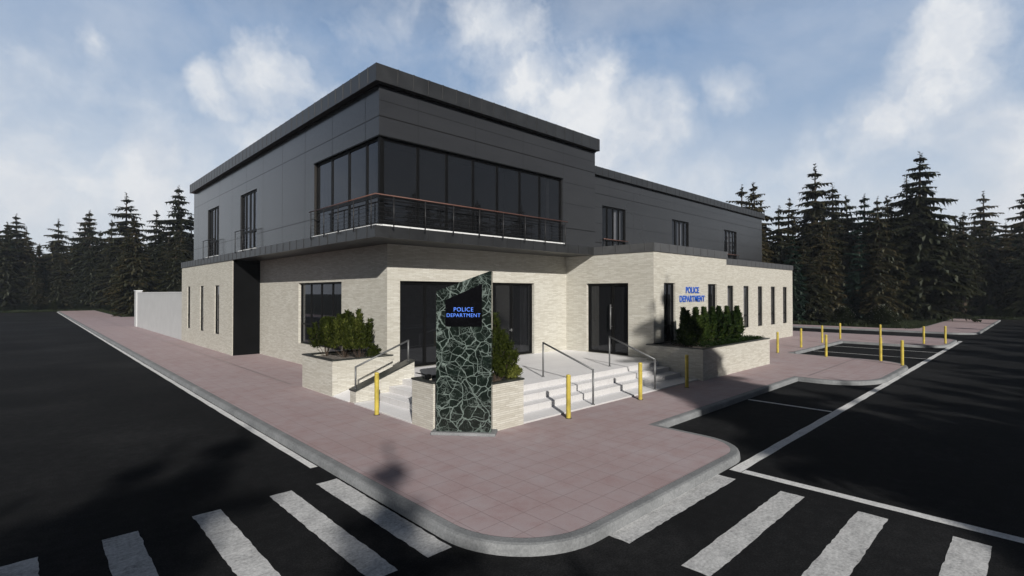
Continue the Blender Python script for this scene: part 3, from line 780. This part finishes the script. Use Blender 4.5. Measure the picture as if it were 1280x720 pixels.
for i, (p, lb) in enumerate(bol):
    if i == 0: b0.location = (*p, ZP); b0['label'] = lb
    else: dup(b0, (*p, ZP), .3 * i, lb)

# white boundary wall beyond the building on the side street
BW = thing('boundary_wall', 'long white boundary wall with a capped end pillar beyond the stone building', 'wall', (6.75, 52.4, .1))
m = MB(); m.box((0, -17, 0), (.22, .0, 2.86)); 
m.build('wall_body', M['whitewall'], BW)
m = MB()
for k in range(9): m.box((-.03, -16.6 + k * 1.9, 0), (-.002, -16.35 + k * 1.9, 2.5)) if False else None
m.box((-.09, .0, 0), (.32, .85, 3.0)); m.build('end_pillar', M['whitewall'], BW)
m = MB(); m.box((-.13, -.05, 3.0), (.36, .95, 3.07)); m.build('pillar_cap', M['white'], BW)
m = MB(); m.box((-.03, -17, 2.86), (.25, -.055, 2.91)); m.build('wall_cap', M['white'], BW)

# ------------------------------------------------------------------ vegetation
def spruce_mesh(seed, H=16, Rm=3.4, base=.14, whorls=44, flat=.55):
    rd = random.Random(seed); c = MB(); t = MB()
    lean = (rd.uniform(-.15, .15), rd.uniform(-.15, .15))
    def ax(z): k = z / H; return Vector((lean[0] * k * k * 2, lean[1] * k * k * 2, z))
    t.tube([ax(H * k / 8) for k in range(9)], [.27 * (1 - k / 8) ** .85 * (H / 16) + .015 for k in range(9)], 8)
    def leafquad(p, d, side, ln, wd, droop):
        """an elongated frond quad-strip (2 faces) starting at p"""
        q = p + d * ln * .55 + Vector((0, 0, -droop * ln * .35)); e = p + d * ln + Vector((0, 0, -droop * ln))
        b = len(c.v)
        c.v += [tuple(p), tuple(q + side * wd), tuple(e), tuple(q - side * wd)]
        c.f.append((b, b + 1, b + 2, b + 3)); c.mi.append(0)
    z = H * base; i = 0
    while z < H * .965:
        k = (z - H * base) / (H * (1 - base))
        L0 = Rm * ((1 - k) ** .78) * (1 if k > .12 else .75 + k * 2)
        if k > .58: L0 *= rd.choice((.8, 1.0, 1.25, 1.5))
        nb = rd.randint(6, 8) if k < .8 else rd.randint(5, 7)
        a0 = rd.uniform(0, 6.28)
        for j in range(nb):
            a = a0 + j * 6.283 / nb + rd.uniform(-.3, .3)
            L = max(.25, L0 * rd.uniform(.62, 1.12)); o = Vector((math.cos(a), math.sin(a), 0)); s = Vector((-o.y, o.x, 0))
            st = ax(z + rd.uniform(-.15, .15)); ns = max(3, int(L / .26))
            rise = rd.uniform(.0, .25) if k > .75 else rd.uniform(-.25, .05)
            dr = rd.uniform(.10, .24)
            prev = st
            if L > .9: t.tube([st, st + o * L * .5 + Vector((0, 0, rise * L * .5 - dr * L * .25))], [.03, .012], 4, cap=False)
            for n in range(1, ns + 1):
                u = n / ns
                p = st + o * L * u + Vector((0, 0, rise * L * u - dr * L * u * u * 1.3 + .10 * L * max(0, u - .7)))
                w = (.42 * (1 - u * .6) + .14) * min(1.2, .45 + L * .38) * rd.uniform(.75, 1.25)
                for sg in (-1, 1):
                    d = (o * .75 + s * sg * .9).normalized()
                    leafquad(p, d, (o - s * sg * .5).normalized() * 1, w * 1.35, w * .40, rd.uniform(.25, .65))
                    leafquad(prev.lerp(p, .5), (s * sg + o * .35).normalized(), o, w * 1.1, w * .38, rd.uniform(.5, 1.0))
                # hanging spray below the branch
                leafquad(p, (o * .5 + s * rd.uniform(-.7, .7)).normalized() * .6, s, w * 1.1, w * .40, rd.uniform(1.0, 1.7))
                prev = p
        z += (H / whorls) * rd.uniform(.75, 1.25) * (1.0 if k < .55 else 2.0)
        i += 1
    # tip tuft: dense column
    for n in range(46):
        z = H * rd.uniform(.89, 1.0); a = rd.uniform(0, 6.28); o = Vector((math.cos(a), math.sin(a), .55)).normalized(); s = Vector((-o.y, o.x, 0))
        leafquad(ax(z), o, s, rd.uniform(.2, .38) * (1.25 - (z / H - .89) * 5), .09, .0)
    # dead lower branches
    for n in range(16):
        z = H * rd.uniform(.05, base + .03); a = rd.uniform(0, 6.28); o = Vector((math.cos(a), math.sin(a), rd.uniform(-.3, .1)))
        t.tube([ax(z), ax(z) + o * rd.uniform(.5, 1.5)], [.02, .006], 4, cap=False)
    return c, t
kinds = []
for i, (sd, H, Rm, base, wh) in enumerate([(11, 16, 3.3, .12, 40), (23, 16, 2.8, .20, 38), (37, 16, 3.7, .08, 42), (51, 16, 2.3, .26, 36), (71, 16, 3.0, .05, 42)]):
    c, t = spruce_mesh(sd, H, Rm, base, wh)
    kinds.append((c.mesh('crown', M['needleg'] if i == 4 else M['needle'], fix=False), t.mesh('trunk', M['bark'], fix=False)))
def spruce(x, y, h, kind, rz, label, wide=1.0):
    o = thing('spruce_tree', label, 'tree', (x, y, -.03), rz, 'spruce trees of the surrounding forest'); s = h / 16
    o.scale = (s * wide, s * wide, s)
    for nm, me in (('crown', kinds[kind][0]), ('trunk', kinds[kind][1])):
        q = bpy.data.objects.new(nm, me); COL.objects.link(q); q.parent = o
    return o
lefts = [(-4.5, 122, 15.5), (-2.9, 134.2, 16.3), (-1.1, 132.5, 17.8), (1.7, 120.1, 11.4), (4.3, 127.3, 16.9), (7.1, 115.0, 16.7), (8.1, 119.5, 18.0), (11.4, 120.5, 16.7), (12.1, 106.0, 19.8), (15.6, 102.6, 16.8), (16.9, 91.7, 19.5), (18.9, 93.0, 15.6)]
rights = [(67.1, 27.1, 17.1), (68.6, 25.7, 17.4), (62.1, 20.9, 13.0), (67.1, 21.7, 14.5), (67.4, 18.6, 18.2), (71.1, 17.8, 16.3), (77.3, 17.5, 15.7), (76.4, 15.5, 15.4), (79.9, 14.9, 13.4), (81.2, 13.7, 15.7), (77.7, 11.5, 17.3), (66.5, 8.9, 17.6), (92.2, 8.7, 13.6), (95.7, 8.2, 13.6), (109.0, 6.5, 19.0), (110.5, 2.2, 18.9)]
rt = random.Random(5)
ltx = ['tall spruce with open layered top on the left skyline', 'tall spruce rising from the forest right of the building']
ORD = ['first', 'second', 'third', 'fourth', 'fifth', 'sixth', 'seventh', 'eighth', 'ninth', 'tenth', 'eleventh', 'twelfth', 'thirteenth', 'fourteenth', 'fifteenth', 'sixteenth']
for i, (x, y, h) in enumerate(lefts):
    spruce(x, y, h, i % 4, rt.uniform(0, 6.28), '%s skyline spruce from the left edge of the photo, beyond the side street' % ORD[i], 1.22)
for i, (x, y, h) in enumerate(rights):
    spruce(x, y, h, [0, 1, 3, 1, 0, 2, 1, 4, 3, 1, 0, 2, 1, 3, 0, 2][i], rt.uniform(0, 6.28), '%s skyline spruce counted rightwards from the building\'s far roof corner' % ORD[i], 1.25)
# filling rows: every tree its own object; nothing tells them apart
def fill(pts, label):
    for (x, y, h) in pts: spruce(x, y, h, rt.choice((0, 1, 2, 3, 4, 2, 4)), rt.uniform(0, 6.28), label, rt.uniform(1.05, 1.3))
pts = []
for k in range(26): pts.append((-4 + k * 1.1 + rt.uniform(-.8, .8) if k * 1.5 - 14 < 9 or True else 0, 111 + rt.uniform(0, 6) + (0 if k * 1.5 - 14 < 8 else 0), rt.uniform(7, 14)))
for k in range(14): pts.append((9.5 + rt.uniform(0, 9), 76 + k * 2.6, rt.uniform(8, 13)))
for k in range(22): pts.append((-5 + k * 1.6 + rt.uniform(-1, 1), 124 + rt.uniform(0, 14), rt.uniform(10, 14)))
fill(pts, 'mid height spruce in the dense forest filling beyond the side street')
pts = []
for k in range(24): pts.append((52.5 + k * 1.15 + rt.uniform(-.5, .5), 10.0 + rt.uniform(-.6, 4) + max(0, 10 - k) * .9, rt.uniform(6, 13)))
for k in range(20): pts.append((58 + rt.uniform(0, 24), 12 + rt.uniform(0, 20), rt.uniform(9, 13)))
for k in range(16): pts.append((81 + rt.uniform(0, 12), -12 + k * 1.7, rt.uniform(9, 13.5)))
for k in range(12): pts.append((96 + rt.uniform(0, 14), -14 + k * 2.4, rt.uniform(10, 15)))
for k in range(9): pts.append((53 + rt.uniform(0, 8), 20 + k * 2.6, rt.uniform(8, 12)))
fill(pts, 'mid height spruce in the dense forest filling right of the building')

# trees across the streets behind the viewpoint; they throw the long shadows
SUN_AZ = 60.0; TANE = .43
sd = Vector((math.cos(R(SUN_AZ)), math.sin(R(SUN_AZ))))
def shade_tree(tx, ty, h, kind, wide=1.0):
    L = h / TANE
    spruce(tx - sd.x * L, ty - sd.y * L, h, kind, rt.uniform(0, 6.28), 'spruce across the street behind the crossing, outside the picture', wide)
for a in [(3.4, 12.1, 15, 2, 1.15), (2.0, 11.7, 15, 2, .95), (-.3, 10.0, 14, 2, 1.25), (4.85, 8.7, 14, 2, .9), (4.6, 4.1, 11.5, 3, .7), (-2.5, 7, 14, 0, 1.1), (10.6, -2.8, 12.5, 4, 1.3), (13.6, 3.2, 14, 4, 1.4), (16.6, 2.8, 14, 2, 1.4), (12.4, -.6, 13, 2, 1.4), (10.8, -6.5, 12.5, 4, 1.4), (14.2, -5.4, 13, 4, 1.5), (18.5, -6, 13, 4, 1.6), (23, -6.5, 13, 2, 1.6), (28, -7, 13, 4, 1.6),
          (12.6, 6.0, 14, 2, 1.1), (14.6, 8.0, 14.5, 2, 1.15), (18.9, 14.9, 15, 2, 1.25), (15.9, 11.0, 14.5, 2, 1.2), (21.1, 16.9, 16, 3, .95), (16.6, 9.0, 14, 2, 1.2), (12.6, 4.4, 14, 2, 1.3), (15.5, 4.6, 14, 2, 1.3), (17.4, 5.4, 14, 4, 1.3), (11.2, .8, 12.5, 2, 1.3), (19.6, 5.2, 15, 2, 1.0), (22.5, 3.9, 14, 0, 1.2),
          (25.6, 3.4, 15, 2, 1.1), (29.5, 5.6, 14, 0, 1.2), (33, 4, 15, 2, 1.1), (36.5, 6.6, 15, 2, 1.1), (41, 5, 14, 0, 1.2), (45, 6, 15, 2, 1.2), (50, 5, 15, 2, 1.3), (55, 6.5, 14, 0, 1.3), (60, 4.5, 15, 2, 1.3), (66, 6, 15, 0, 1.3),
          (20.3, 3.2, 14, 2, 1.4), (24.1, 2.6, 14, 4, 1.4), (28.5, 2.8, 14, 2, 1.4), (33, 2.6, 14, 4, 1.5), (38.5, 2.8, 14, 2, 1.5), (43.5, 2.8, 14, 4, 1.5), (49, 2.8, 14, 2, 1.6), (55, 2.8, 14, 4, 1.6), (11.8, 2.6, 13.5, 4, 1.2), (14.5, 1.8, 14, 4, 1.4), (18, 1.6, 14, 2, 1.4), (22, 1.4, 14, 4, 1.4), (26.5, .8, 14, 2, 1.5), (31, 1.2, 14, 4, 1.5), (36, .8, 14, 2, 1.5), (41, 1, 14, 4, 1.5), (46, .6, 14, 2, 1.5), (52, 1, 14, 4, 1.6), (58, .6, 14, 2, 1.6),
          (10.2, -1.2, 12, 4, 1.3), (13.5, -3, 13, 2, 1.5), (17.5, -3.2, 13, 4, 1.5), (22, -3, 13, 4, 1.5), (27, -3.5, 13, 2, 1.6), (32, -3, 13, 4, 1.6), (38, -3.5, 13, 4, 1.6), (44, -3, 13, 2, 1.6), (51, -3, 13, 4, 1.6), (9.4, -4.5, 12, 4, 1.2), (12, -8, 13, 4, 1.5), (15.5, -.8, 13, 4, 1.5), (20, -.8, 13, 2, 1.5), (25, -1.2, 13, 4, 1.6), (30, -1.2, 13, 4, 1.6), (36, -1.4, 13, 2, 1.6)]:
    shade_tree(*a)
for k in range(11): shade_tree(24 + k * 4.3, 2.2 - (k % 3) * 1.7, 14, (2, 4)[k % 2], 1.75)
for (x, y) in [(-28, -16), (-36, -14), (-20, -30), (-24, -22), (-31, -27)]:
    spruce(x, y, rt.uniform(11, 14), rt.choice((0, 2, 4)), rt.uniform(0, 6.28), 'spruce across the side street, outside the picture', 1.1)

# shrubs
def leafy(c, p, d, ln, wd):
    s = d.cross(Vector((0, 0, 1)))
    if s.length < .1: s = Vector((1, 0, 0))
    s.normalize(); u = s.cross(d).normalized(); b = len(c.v)
    m_ = p + d * ln * .5 + u * ln * .08
    c.v += [tuple(p), tuple(m_ + s * wd), tuple(p + d * ln), tuple(m_ - s * wd)]; c.f.append((b, b + 1, b + 2, b + 3)); c.mi.append(0)
def shrub(name, label, cat, loc, branches, mat, seed, leaf=(.075, .02), dens=170, group=None, r0=.085, spread=1.0, bare=.35):
    """branches: list of (dx, dy, z_end) tips from the base"""
    rd = random.Random(seed); o = thing(name, label, cat, loc, 0, group); c = MB(); t = MB()
    for (dx, dy, ze) in branches:
        tip = Vector((dx, dy, ze)); bs = Vector((dx * .12, dy * .12, -.04)); md = Vector((dx * .75, dy * .75, ze * .42))
        pts = [bs.lerp(md, k / 3) for k in range(3)] + [md, md.lerp(tip, .5) + Vector((0, 0, .02)), tip]
        t.tube(pts, [.009, .008, .007, .006, .005, .003], 5, cap=False)
        def at(u):
            f = u * 5; k = min(4, int(f)); return pts[k].lerp(pts[k + 1], f - k)
        n = int(dens * max(.5, tip.length))
        tipd = (tip - md).normalized()
        for q in range(n):
            u = bare + (1 - bare) * rd.random() ** .8
            p = at(u); a = rd.uniform(0, 6.28)
            rr = r0 * (.35 + 1.0 * math.sin(min(1, (1 - u) * 2.2 + .18) * 1.57)) * rd.uniform(.2, 1.0)
            off = Vector((math.cos(a), math.sin(a), 0)) * rr
            d = (off.normalized() * rd.uniform(.5, 1.1) + Vector((0, 0, rd.uniform(.35, 1.1))) + tipd * .3).normalized()
            leafy(c, p + off + Vector((0, 0, rd.uniform(-.03, .03))), d, leaf[0] * rd.uniform(.7, 1.3), leaf[1] * rd.uniform(.8, 1.3))
    c.build('foliage', mat, o, fix=False); t.build('stems', M['twig'], o, fix=False)
    return o
rs = random.Random(9)
def bush_branches(n, rx_, ry_, z0, z1, low=.35):
    out = []
    for i in range(n):
        a = rs.uniform(0, 6.28); r = math.sqrt(rs.random())
        out.append((rx_ * r * math.cos(a), ry_ * r * math.sin(a), z0 + (z1 - z0) * (1 - r * r * low * 1.6) * rs.uniform(.72, 1)))
    return out
zp = 1.06
for i, (y, x, n, a, b, zt_, lb) in enumerate([
    (15.05, 6.6, 15, .55, .55, 1.22, 'olive green upright shrub at the window end of the square planter'),
    (14.35, 6.85, 19, .62, .6, 1.40, 'tallest olive green shrub in the middle of the square planter'),
    (13.65, 7.0, 15, .5, .5, 1.38, 'olive green shrub at the ramp end of the square planter')]):
    shrub('planter_shrub', lb, 'shrub', (x, y, zp), bush_branches(n, a, b, .5, zt_), M['pine'], 40 + i, (.085, .022), 300, 'shrubs in the square planter', .082, bare=.42)
shrub('planter_shrub', 'small low olive shrub leaning out of the square planter near the ramp', 'shrub', (7.1, 13.42, zp), [(.1, -.15, .28), (.22, -.1, .33), (.0, -.2, .24), (.15, .0, .36), (.3, -.12, .22)], M['pine'], 47, (.07, .02), 300, 'shrubs in the square planter', .08, bare=.45)
shrub('conical_shrub', 'narrow conical green shrub half hidden behind the marble sign', 'shrub', (7.28, 8.14, zp), [(0, 0, 1.42), (.05, .02, 1.3), (.12, -.1, 1.05), (-.1, .1, 1.1), (.25, -.22, .8), (.3, -.05, .7), (-.2, .2, .85), (-.3, .3, .65), (.33, -.3, .55), (.15, -.3, .6), (-.15, -.1, .95), (.1, .15, 1.15), (.2, -.12, .95), (.38, -.2, .62), (-.35, .32, .5)], M['pine'], 60, (.075, .02), 330, None, .1, bare=.25)
shrub('low_shrub', 'small broad leaved shrub at the right rim of the planter behind the marble sign', 'shrub', (7.48, 7.98, zp), [(.08, -.06, .2), (.18, -.1, .26), (.0, -.12, .2), (.16, .05, .24), (.22, -.16, .2)], M['pine'], 61, (.08, .025), 260, None, .07, bare=.4)
posr = ['first', 'second', 'third', 'fourth', 'fifth', 'sixth', 'seventh']
for i in range(7):
    x = 16.25 + i * .68; n = 13
    br = bush_branches(n, .40, .55, .35, 1.22, .45) + [(rs.uniform(-.05, .05), rs.uniform(-.1, .1), 1.28)] * 3
    shrub('hedge_shrub', '%s dark green lobed shrub from the steps end of the long planter' % posr[i], 'shrub', (x, 8.45, zp + .04), br, M['laurel'], 80 + i, (.085, .036), 230, 'shrubs in the long planter', .1)
shrub('hedge_shrub', 'arching dark shrub shoots at the steps end of the long planter, before the first window', 'shrub', (16.2, 8.2, zp + .04), [(-.35, -.1, .85), (-.45, 0, .75), (-.5, -.15, .45), (-.3, -.2, .6), (-.15, -.1, .95), (-.42, .1, .35)], M['laurel'], 99, (.085, .036), 200, None, .08)
gc = MB(); rg = random.Random(2)
for k in range(5200):
    p = Vector((rg.uniform(16.6, 21.2), 7.68 + rg.random() ** 1.5 * 1.6, zp + .03 + rg.uniform(0, .14))); a = rg.uniform(0, 6.28)
    leafy(gc, p, Vector((math.cos(a), math.sin(a), rg.uniform(.1, .9))).normalized(), rg.uniform(.05, .09), .025)
tag(gc.build('ground_cover', M['laurel'], fix=False), 'low dark green leaves covering the soil of the long planter', 'ground cover', kind='stuff')

# forest edge bushes
def round_bush(name, label, loc, r, h, seed, flowers=0, mat='under'):
    rd = random.Random(seed); o = thing(name, label, 'bush', loc, 0, 'bushes at the forest edge'); c = MB()
    for k in range(int(1500 * r * h)):
        a = rd.uniform(0, 6.28); u = rd.random(); ph = rd.uniform(0, 1.57)
        lump = .8 + .2 * math.sin(a * 3 + seed) * math.cos(ph * 4 + seed)
        p = Vector((math.cos(a) * math.cos(ph) * r, math.sin(a) * math.cos(ph) * r, math.sin(ph) * h)) * (u ** .25) * lump
        leafy(c, p, Vector((math.cos(a), math.sin(a), rd.uniform(-.2, 1))).normalized(), rd.uniform(.1, .2), .055)
    c.build('foliage', M[mat], o, fix=False)
    if flowers:
        f = MB()
        for k in range(flowers):
            a = rd.uniform(0, 6.28); ph = rd.uniform(.1, 1.5)
            p = Vector((math.cos(a) * math.cos(ph) * r, math.sin(a) * math.cos(ph) * r, math.sin(ph) * h)) * rd.uniform(.85, 1.0)
            leafy(f, p, Vector((math.cos(a), math.sin(a), .6)).normalized(), .05, .022)
        f.build('flowers', M['flower'], o, fix=False)
    return o
round_bush('flowering_bush', 'rounded dark bush dotted with pale flowers behind the far pavement', (53.0, 9.6, 0), 1.5, 2.0, 1, 260)
round_bush('flowering_bush', 'second flower-dotted bush, closer to the building corner', (53.5, 12.6, 0), 1.3, 1.9, 2, 120)
for k in range(26):
    x = 52 + k * 1.25; round_bush('forest_bush', 'low dark bush in the undergrowth below the forest right of the building', (x + rt.uniform(-.5, .5), 8.8 + rt.uniform(0, 2.6) + max(0, 8 - k) * 1.4, 0), rt.uniform(.7, 1.4), rt.uniform(.7, 1.6), 100 + k)
for k in range(22):
    round_bush('forest_bush', 'low dark bush in the undergrowth at the end of the side street', (-14 + k * 1.25 + rt.uniform(-.4, .4), 108.5 + rt.uniform(0, 3), 0), rt.uniform(.9, 1.6), rt.uniform(.9, 1.9), 200 + k)
for k in range(14):
    round_bush('forest_bush', 'low dark bush beside the far pavement of the side street', (9.4 + rt.uniform(0, 2), 76 + k * 2.3, 0), rt.uniform(.7, 1.4), rt.uniform(.6, 1.3), 300 + k)
for k in range(14):
    round_bush('forest_bush', 'low dark bush closing the end of the wide street', (79.5 + rt.uniform(0, 3), -9 + k * 1.5, 0), rt.uniform(.8, 1.5), rt.uniform(.8, 1.8), 400 + k)
gr = MB(); rg = random.Random(12)
def tuft(x, y):
    for q in range(5):
        a = rg.uniform(0, 6.28); leafy(gr, Vector((x + rg.uniform(-.2, .2), y + rg.uniform(-.2, .2), -.03)), Vector((math.cos(a) * .5, math.sin(a) * .5, 1)).normalized(), rg.uniform(.2, .5), .04)
for k in range(2600): tuft(rg.uniform(50.3, 82), 7.3 + rg.random() ** 1.6 * 14)
for k in range(1500): tuft(rg.uniform(-14, 18), 107.5 + rg.random() ** 1.5 * 8)
for k in range(1200): tuft(rg.uniform(8.4, 14), 76 + rg.random() * 31)
for k in range(500): tuft(rg.uniform(78.3, 84), rg.uniform(-10, 8))
tag(gr.build('forest_grass', M['under'], fix=False), 'rough dark grass and ferns on the forest floor', 'grass', kind='stuff')

# ------------------------------------------------------------------ thin ground haze over the whole district
HZ = NT('haze'); HZ.t.nodes.clear(); ho = HZ.n('ShaderNodeOutputMaterial'); hv = HZ.n('ShaderNodeVolumePrincipled')
hv.inputs['Density'].default_value = .00045; hv.inputs['Color'].default_value = (.80, .88, 1, 1); hv.inputs['Anisotropy'].default_value = .2
HZ.l(hv.outputs[0], ho.inputs['Volume'])
hb = MB(); hb.box((-90, -90, -1), (170, 190, 26)); tag(hb.build('haze', HZ.m), kind='structure')

# ------------------------------------------------------------------ light
sun_d = bpy.data.lights.new('sun', 'SUN'); sun = bpy.data.objects.new('sun', sun_d); COL.objects.link(sun)
sun_d.energy = 5.0; sun_d.angle = R(.5); sun_d.color = (1.0, .955, .88)
EL = math.atan(TANE)
dirv = Vector((math.cos(R(SUN_AZ)) * math.cos(EL), math.sin(R(SUN_AZ)) * math.cos(EL), -math.sin(EL)))
sun.rotation_euler = dirv.to_track_quat('-Z', 'Y').to_euler()

wd = bpy.data.worlds.new('World'); scene.world = wd; wd.use_nodes = True
t = wd.node_tree; t.nodes.clear()
class WN(NT):
    def __init__(s, tree): s.t = tree; s.geo = None
n = WN(t)
out = n.n('ShaderNodeOutputWorld'); bg = n.n('ShaderNodeBackground')
sky = n.n('ShaderNodeTexSky', sky_type='NISHITA', sun_disc=False, sun_elevation=EL, altitude=50, air_density=1.0, dust_density=.8, ozone_density=1.5)
sky.sun_rotation = math.pi / 2 - (R(SUN_AZ) + math.pi)
tc = n.n('ShaderNodeTexCoord').outputs['Generated']
SKY = .085
hs = n.n('ShaderNodeVectorMath', operation='SCALE'); n.l(sky.outputs[0], hs.inputs[0]); hs.inputs['Scale'].default_value = SKY
# a hazy blue sky: physical sky pulled part-way to the photo's grey-blue
sp = n.n('ShaderNodeSeparateXYZ'); n.l(tc, sp.inputs[0])
zc = n.math('MAXIMUM', sp.outputs[2], 0.0)
grad = n.ramp(zc, [(0, (.69, .73, .79)), (.09, (.65, .71, .785)), (.19, (.53, .62, .745)), (.30, (.355, .47, .645)), (.43, (.225, .35, .56)), (.56, (.11, .19, .34)), (.75, (.05, .08, .15))])  # topmost stops darkened to hold down the overhead fill
base = n.mix(.86, hs.outputs[0], grad)
# warped direction for cloud edges
wn = n.n('ShaderNodeTexNoise'); n.l(tc, wn.inputs['Vector']); wn.inputs['Scale'].default_value = 5.5; wn.inputs['Detail'].default_value = 8; wn.inputs['Roughness'].default_value = .62
wv = n.n('ShaderNodeVectorMath', operation='SUBTRACT'); n.l(wn.outputs[1], wv.inputs[0]); wv.inputs[1].default_value = (.5, .5, .5)
wa = n.n('ShaderNodeVectorMath', operation='MULTIPLY_ADD'); n.l(wv.outputs[0], wa.inputs[0]); wa.inputs[1].default_value = (.10, .10, .10); n.l(tc, wa.inputs[2])
w2 = n.n('ShaderNodeTexNoise'); n.l(tc, w2.inputs['Vector']); w2.inputs['Scale'].default_value = 16; w2.inputs['Detail'].default_value = 7; w2.inputs['Roughness'].default_value = .6
wv2 = n.n('ShaderNodeVectorMath', operation='SUBTRACT'); n.l(w2.outputs[1], wv2.inputs[0]); wv2.inputs[1].default_value = (.5, .5, .5)
wb = n.n('ShaderNodeVectorMath', operation='MULTIPLY_ADD'); n.l(wv2.outputs[0], wb.inputs[0]); wb.inputs[1].default_value = (.06, .06, .06); n.l(wa.outputs[0], wb.inputs[2])
nm = n.n('ShaderNodeVectorMath', operation='NORMALIZE'); n.l(wb.outputs[0], nm.inputs[0])
def blob(d, rad, soft, amp):
    dt = n.n('ShaderNodeVectorMath', operation='DISTANCE'); n.l(nm.outputs[0], dt.inputs[0]); dt.inputs[1].default_value = Vector(d).normalized()
    m = n.n('ShaderNodeMapRange'); n.l(dt.outputs['Value'], m.inputs[0])
    m.inputs[1].default_value = rad * .3; m.inputs[2].default_value = rad * 1.7 + soft * 1.1; m.inputs[3].default_value = amp; m.inputs[4].default_value = 0
    return m.outputs[0]
blobs = [((.300, .885, .350), .045, .030, .95), ((.222, .92, .318), .028, .035, .8), ((.33, .88, .29), .05, .09, .7), ((.378, .869, .335), .022, .05, .6), ((.30, .90, .24), .08, .12, .5),
         ((.022, .985, .155), .07, .09, .75), ((.151, .96, .165), .06, .10, .7), ((-.15, .97, .2), .12, .2, .6), ((.08, .97, .1), .2, .12, .5),
         ((.74, .585, .345), .065, .035, .95), ((.80, .50, .30), .055, .030, .95), ((.68, .65, .375), .055, .07, .75), ((.60, .645, .475), .06, .10, .75), ((.77, .55, .24), .08, .12, .6),
         ((.945, .09, .365), .045, .04, .85), ((.955, .11, .30), .045, .05, .85), ((.95, .175, .262), .038, .035, .9), ((.967, .06, .235), .07, .09, .6), ((.975, .02, .16), .08, .10, .6), ((.866, .365, .335), .018, .06, .5), ((.93, .26, .16), .07, .1, .5),
         ((.074, .932, .352), .002, .05, .5), ((.85, .46, .14), .12, .12, .4), ((.5, .75, .52), .02, .14, .4), ((.41, .82, .47), .02, .12, .35), ((.9, .13, .5), .03, .12, .35)]
tot = None
for bb in blobs:
    v = blob(*bb); tot = v if tot is None else n.math('MAXIMUM', tot, v)
# free cirrus / haze everywhere (projected layer)
den = n.math('ADD', zc, .18)
pl = n.comb(n.math('DIVIDE', sp.outputs[0], den), n.math('DIVIDE', sp.outputs[1], den))
ci = n.noise(pl, 1.1, 7, .58, .35); ci2 = n.noise(pl, .45, 5, .6)
thin = n.math('MULTIPLY', n.rng(ci, .38, .70), n.rng(ci2, .32, .58, .2, .72))
fb = n.n('ShaderNodeTexNoise'); n.l(wa.outputs[0], fb.inputs['Vector']); fb.inputs['Scale'].default_value = 8.5; fb.inputs['Detail'].default_value = 9; fb.inputs['Roughness'].default_value = .56
fn = n.math('MULTIPLY', n.math('SUBTRACT', fb.outputs[0], .5), 1.9)
dens = n.rng(n.math('ADD', tot, fn), .12, .78, 0, 1)
dens = n.math('MULTIPLY', dens, n.rng(tot, .02, .5, .0, .95))
cl = n.math('MAXIMUM', dens, thin, clamp=True)
# shading inside the clouds
sh = n.noise(nm.outputs[0], 9, 7, .6)
ccol = n.mix(n.rng(sh, .36, .62), (.60, .655, .74), (.84, .855, .875))
ccol = n.mix(n.rng(zc, .05, .3), n.mix(.5, ccol, (.66, .695, .75)), ccol)
final = n.mix(cl, base, ccol)
# added dimming of the sky behind the viewpoint and overhead, to weaken fill light
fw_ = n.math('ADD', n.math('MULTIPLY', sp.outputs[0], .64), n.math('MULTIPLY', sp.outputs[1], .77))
dim = n.math('MAXIMUM', n.rng(fw_, -.2, .55, .2, 1.0), n.rng(zc, .34, .6, .42, .0))  # low band behind kept brighter, put in for the glass reflections
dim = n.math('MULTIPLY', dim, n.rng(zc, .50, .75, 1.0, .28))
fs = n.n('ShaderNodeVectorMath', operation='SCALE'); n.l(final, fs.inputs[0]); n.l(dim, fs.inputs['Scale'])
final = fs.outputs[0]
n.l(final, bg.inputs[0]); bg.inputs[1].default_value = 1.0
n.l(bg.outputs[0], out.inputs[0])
scene.render.engine = 'CYCLES'
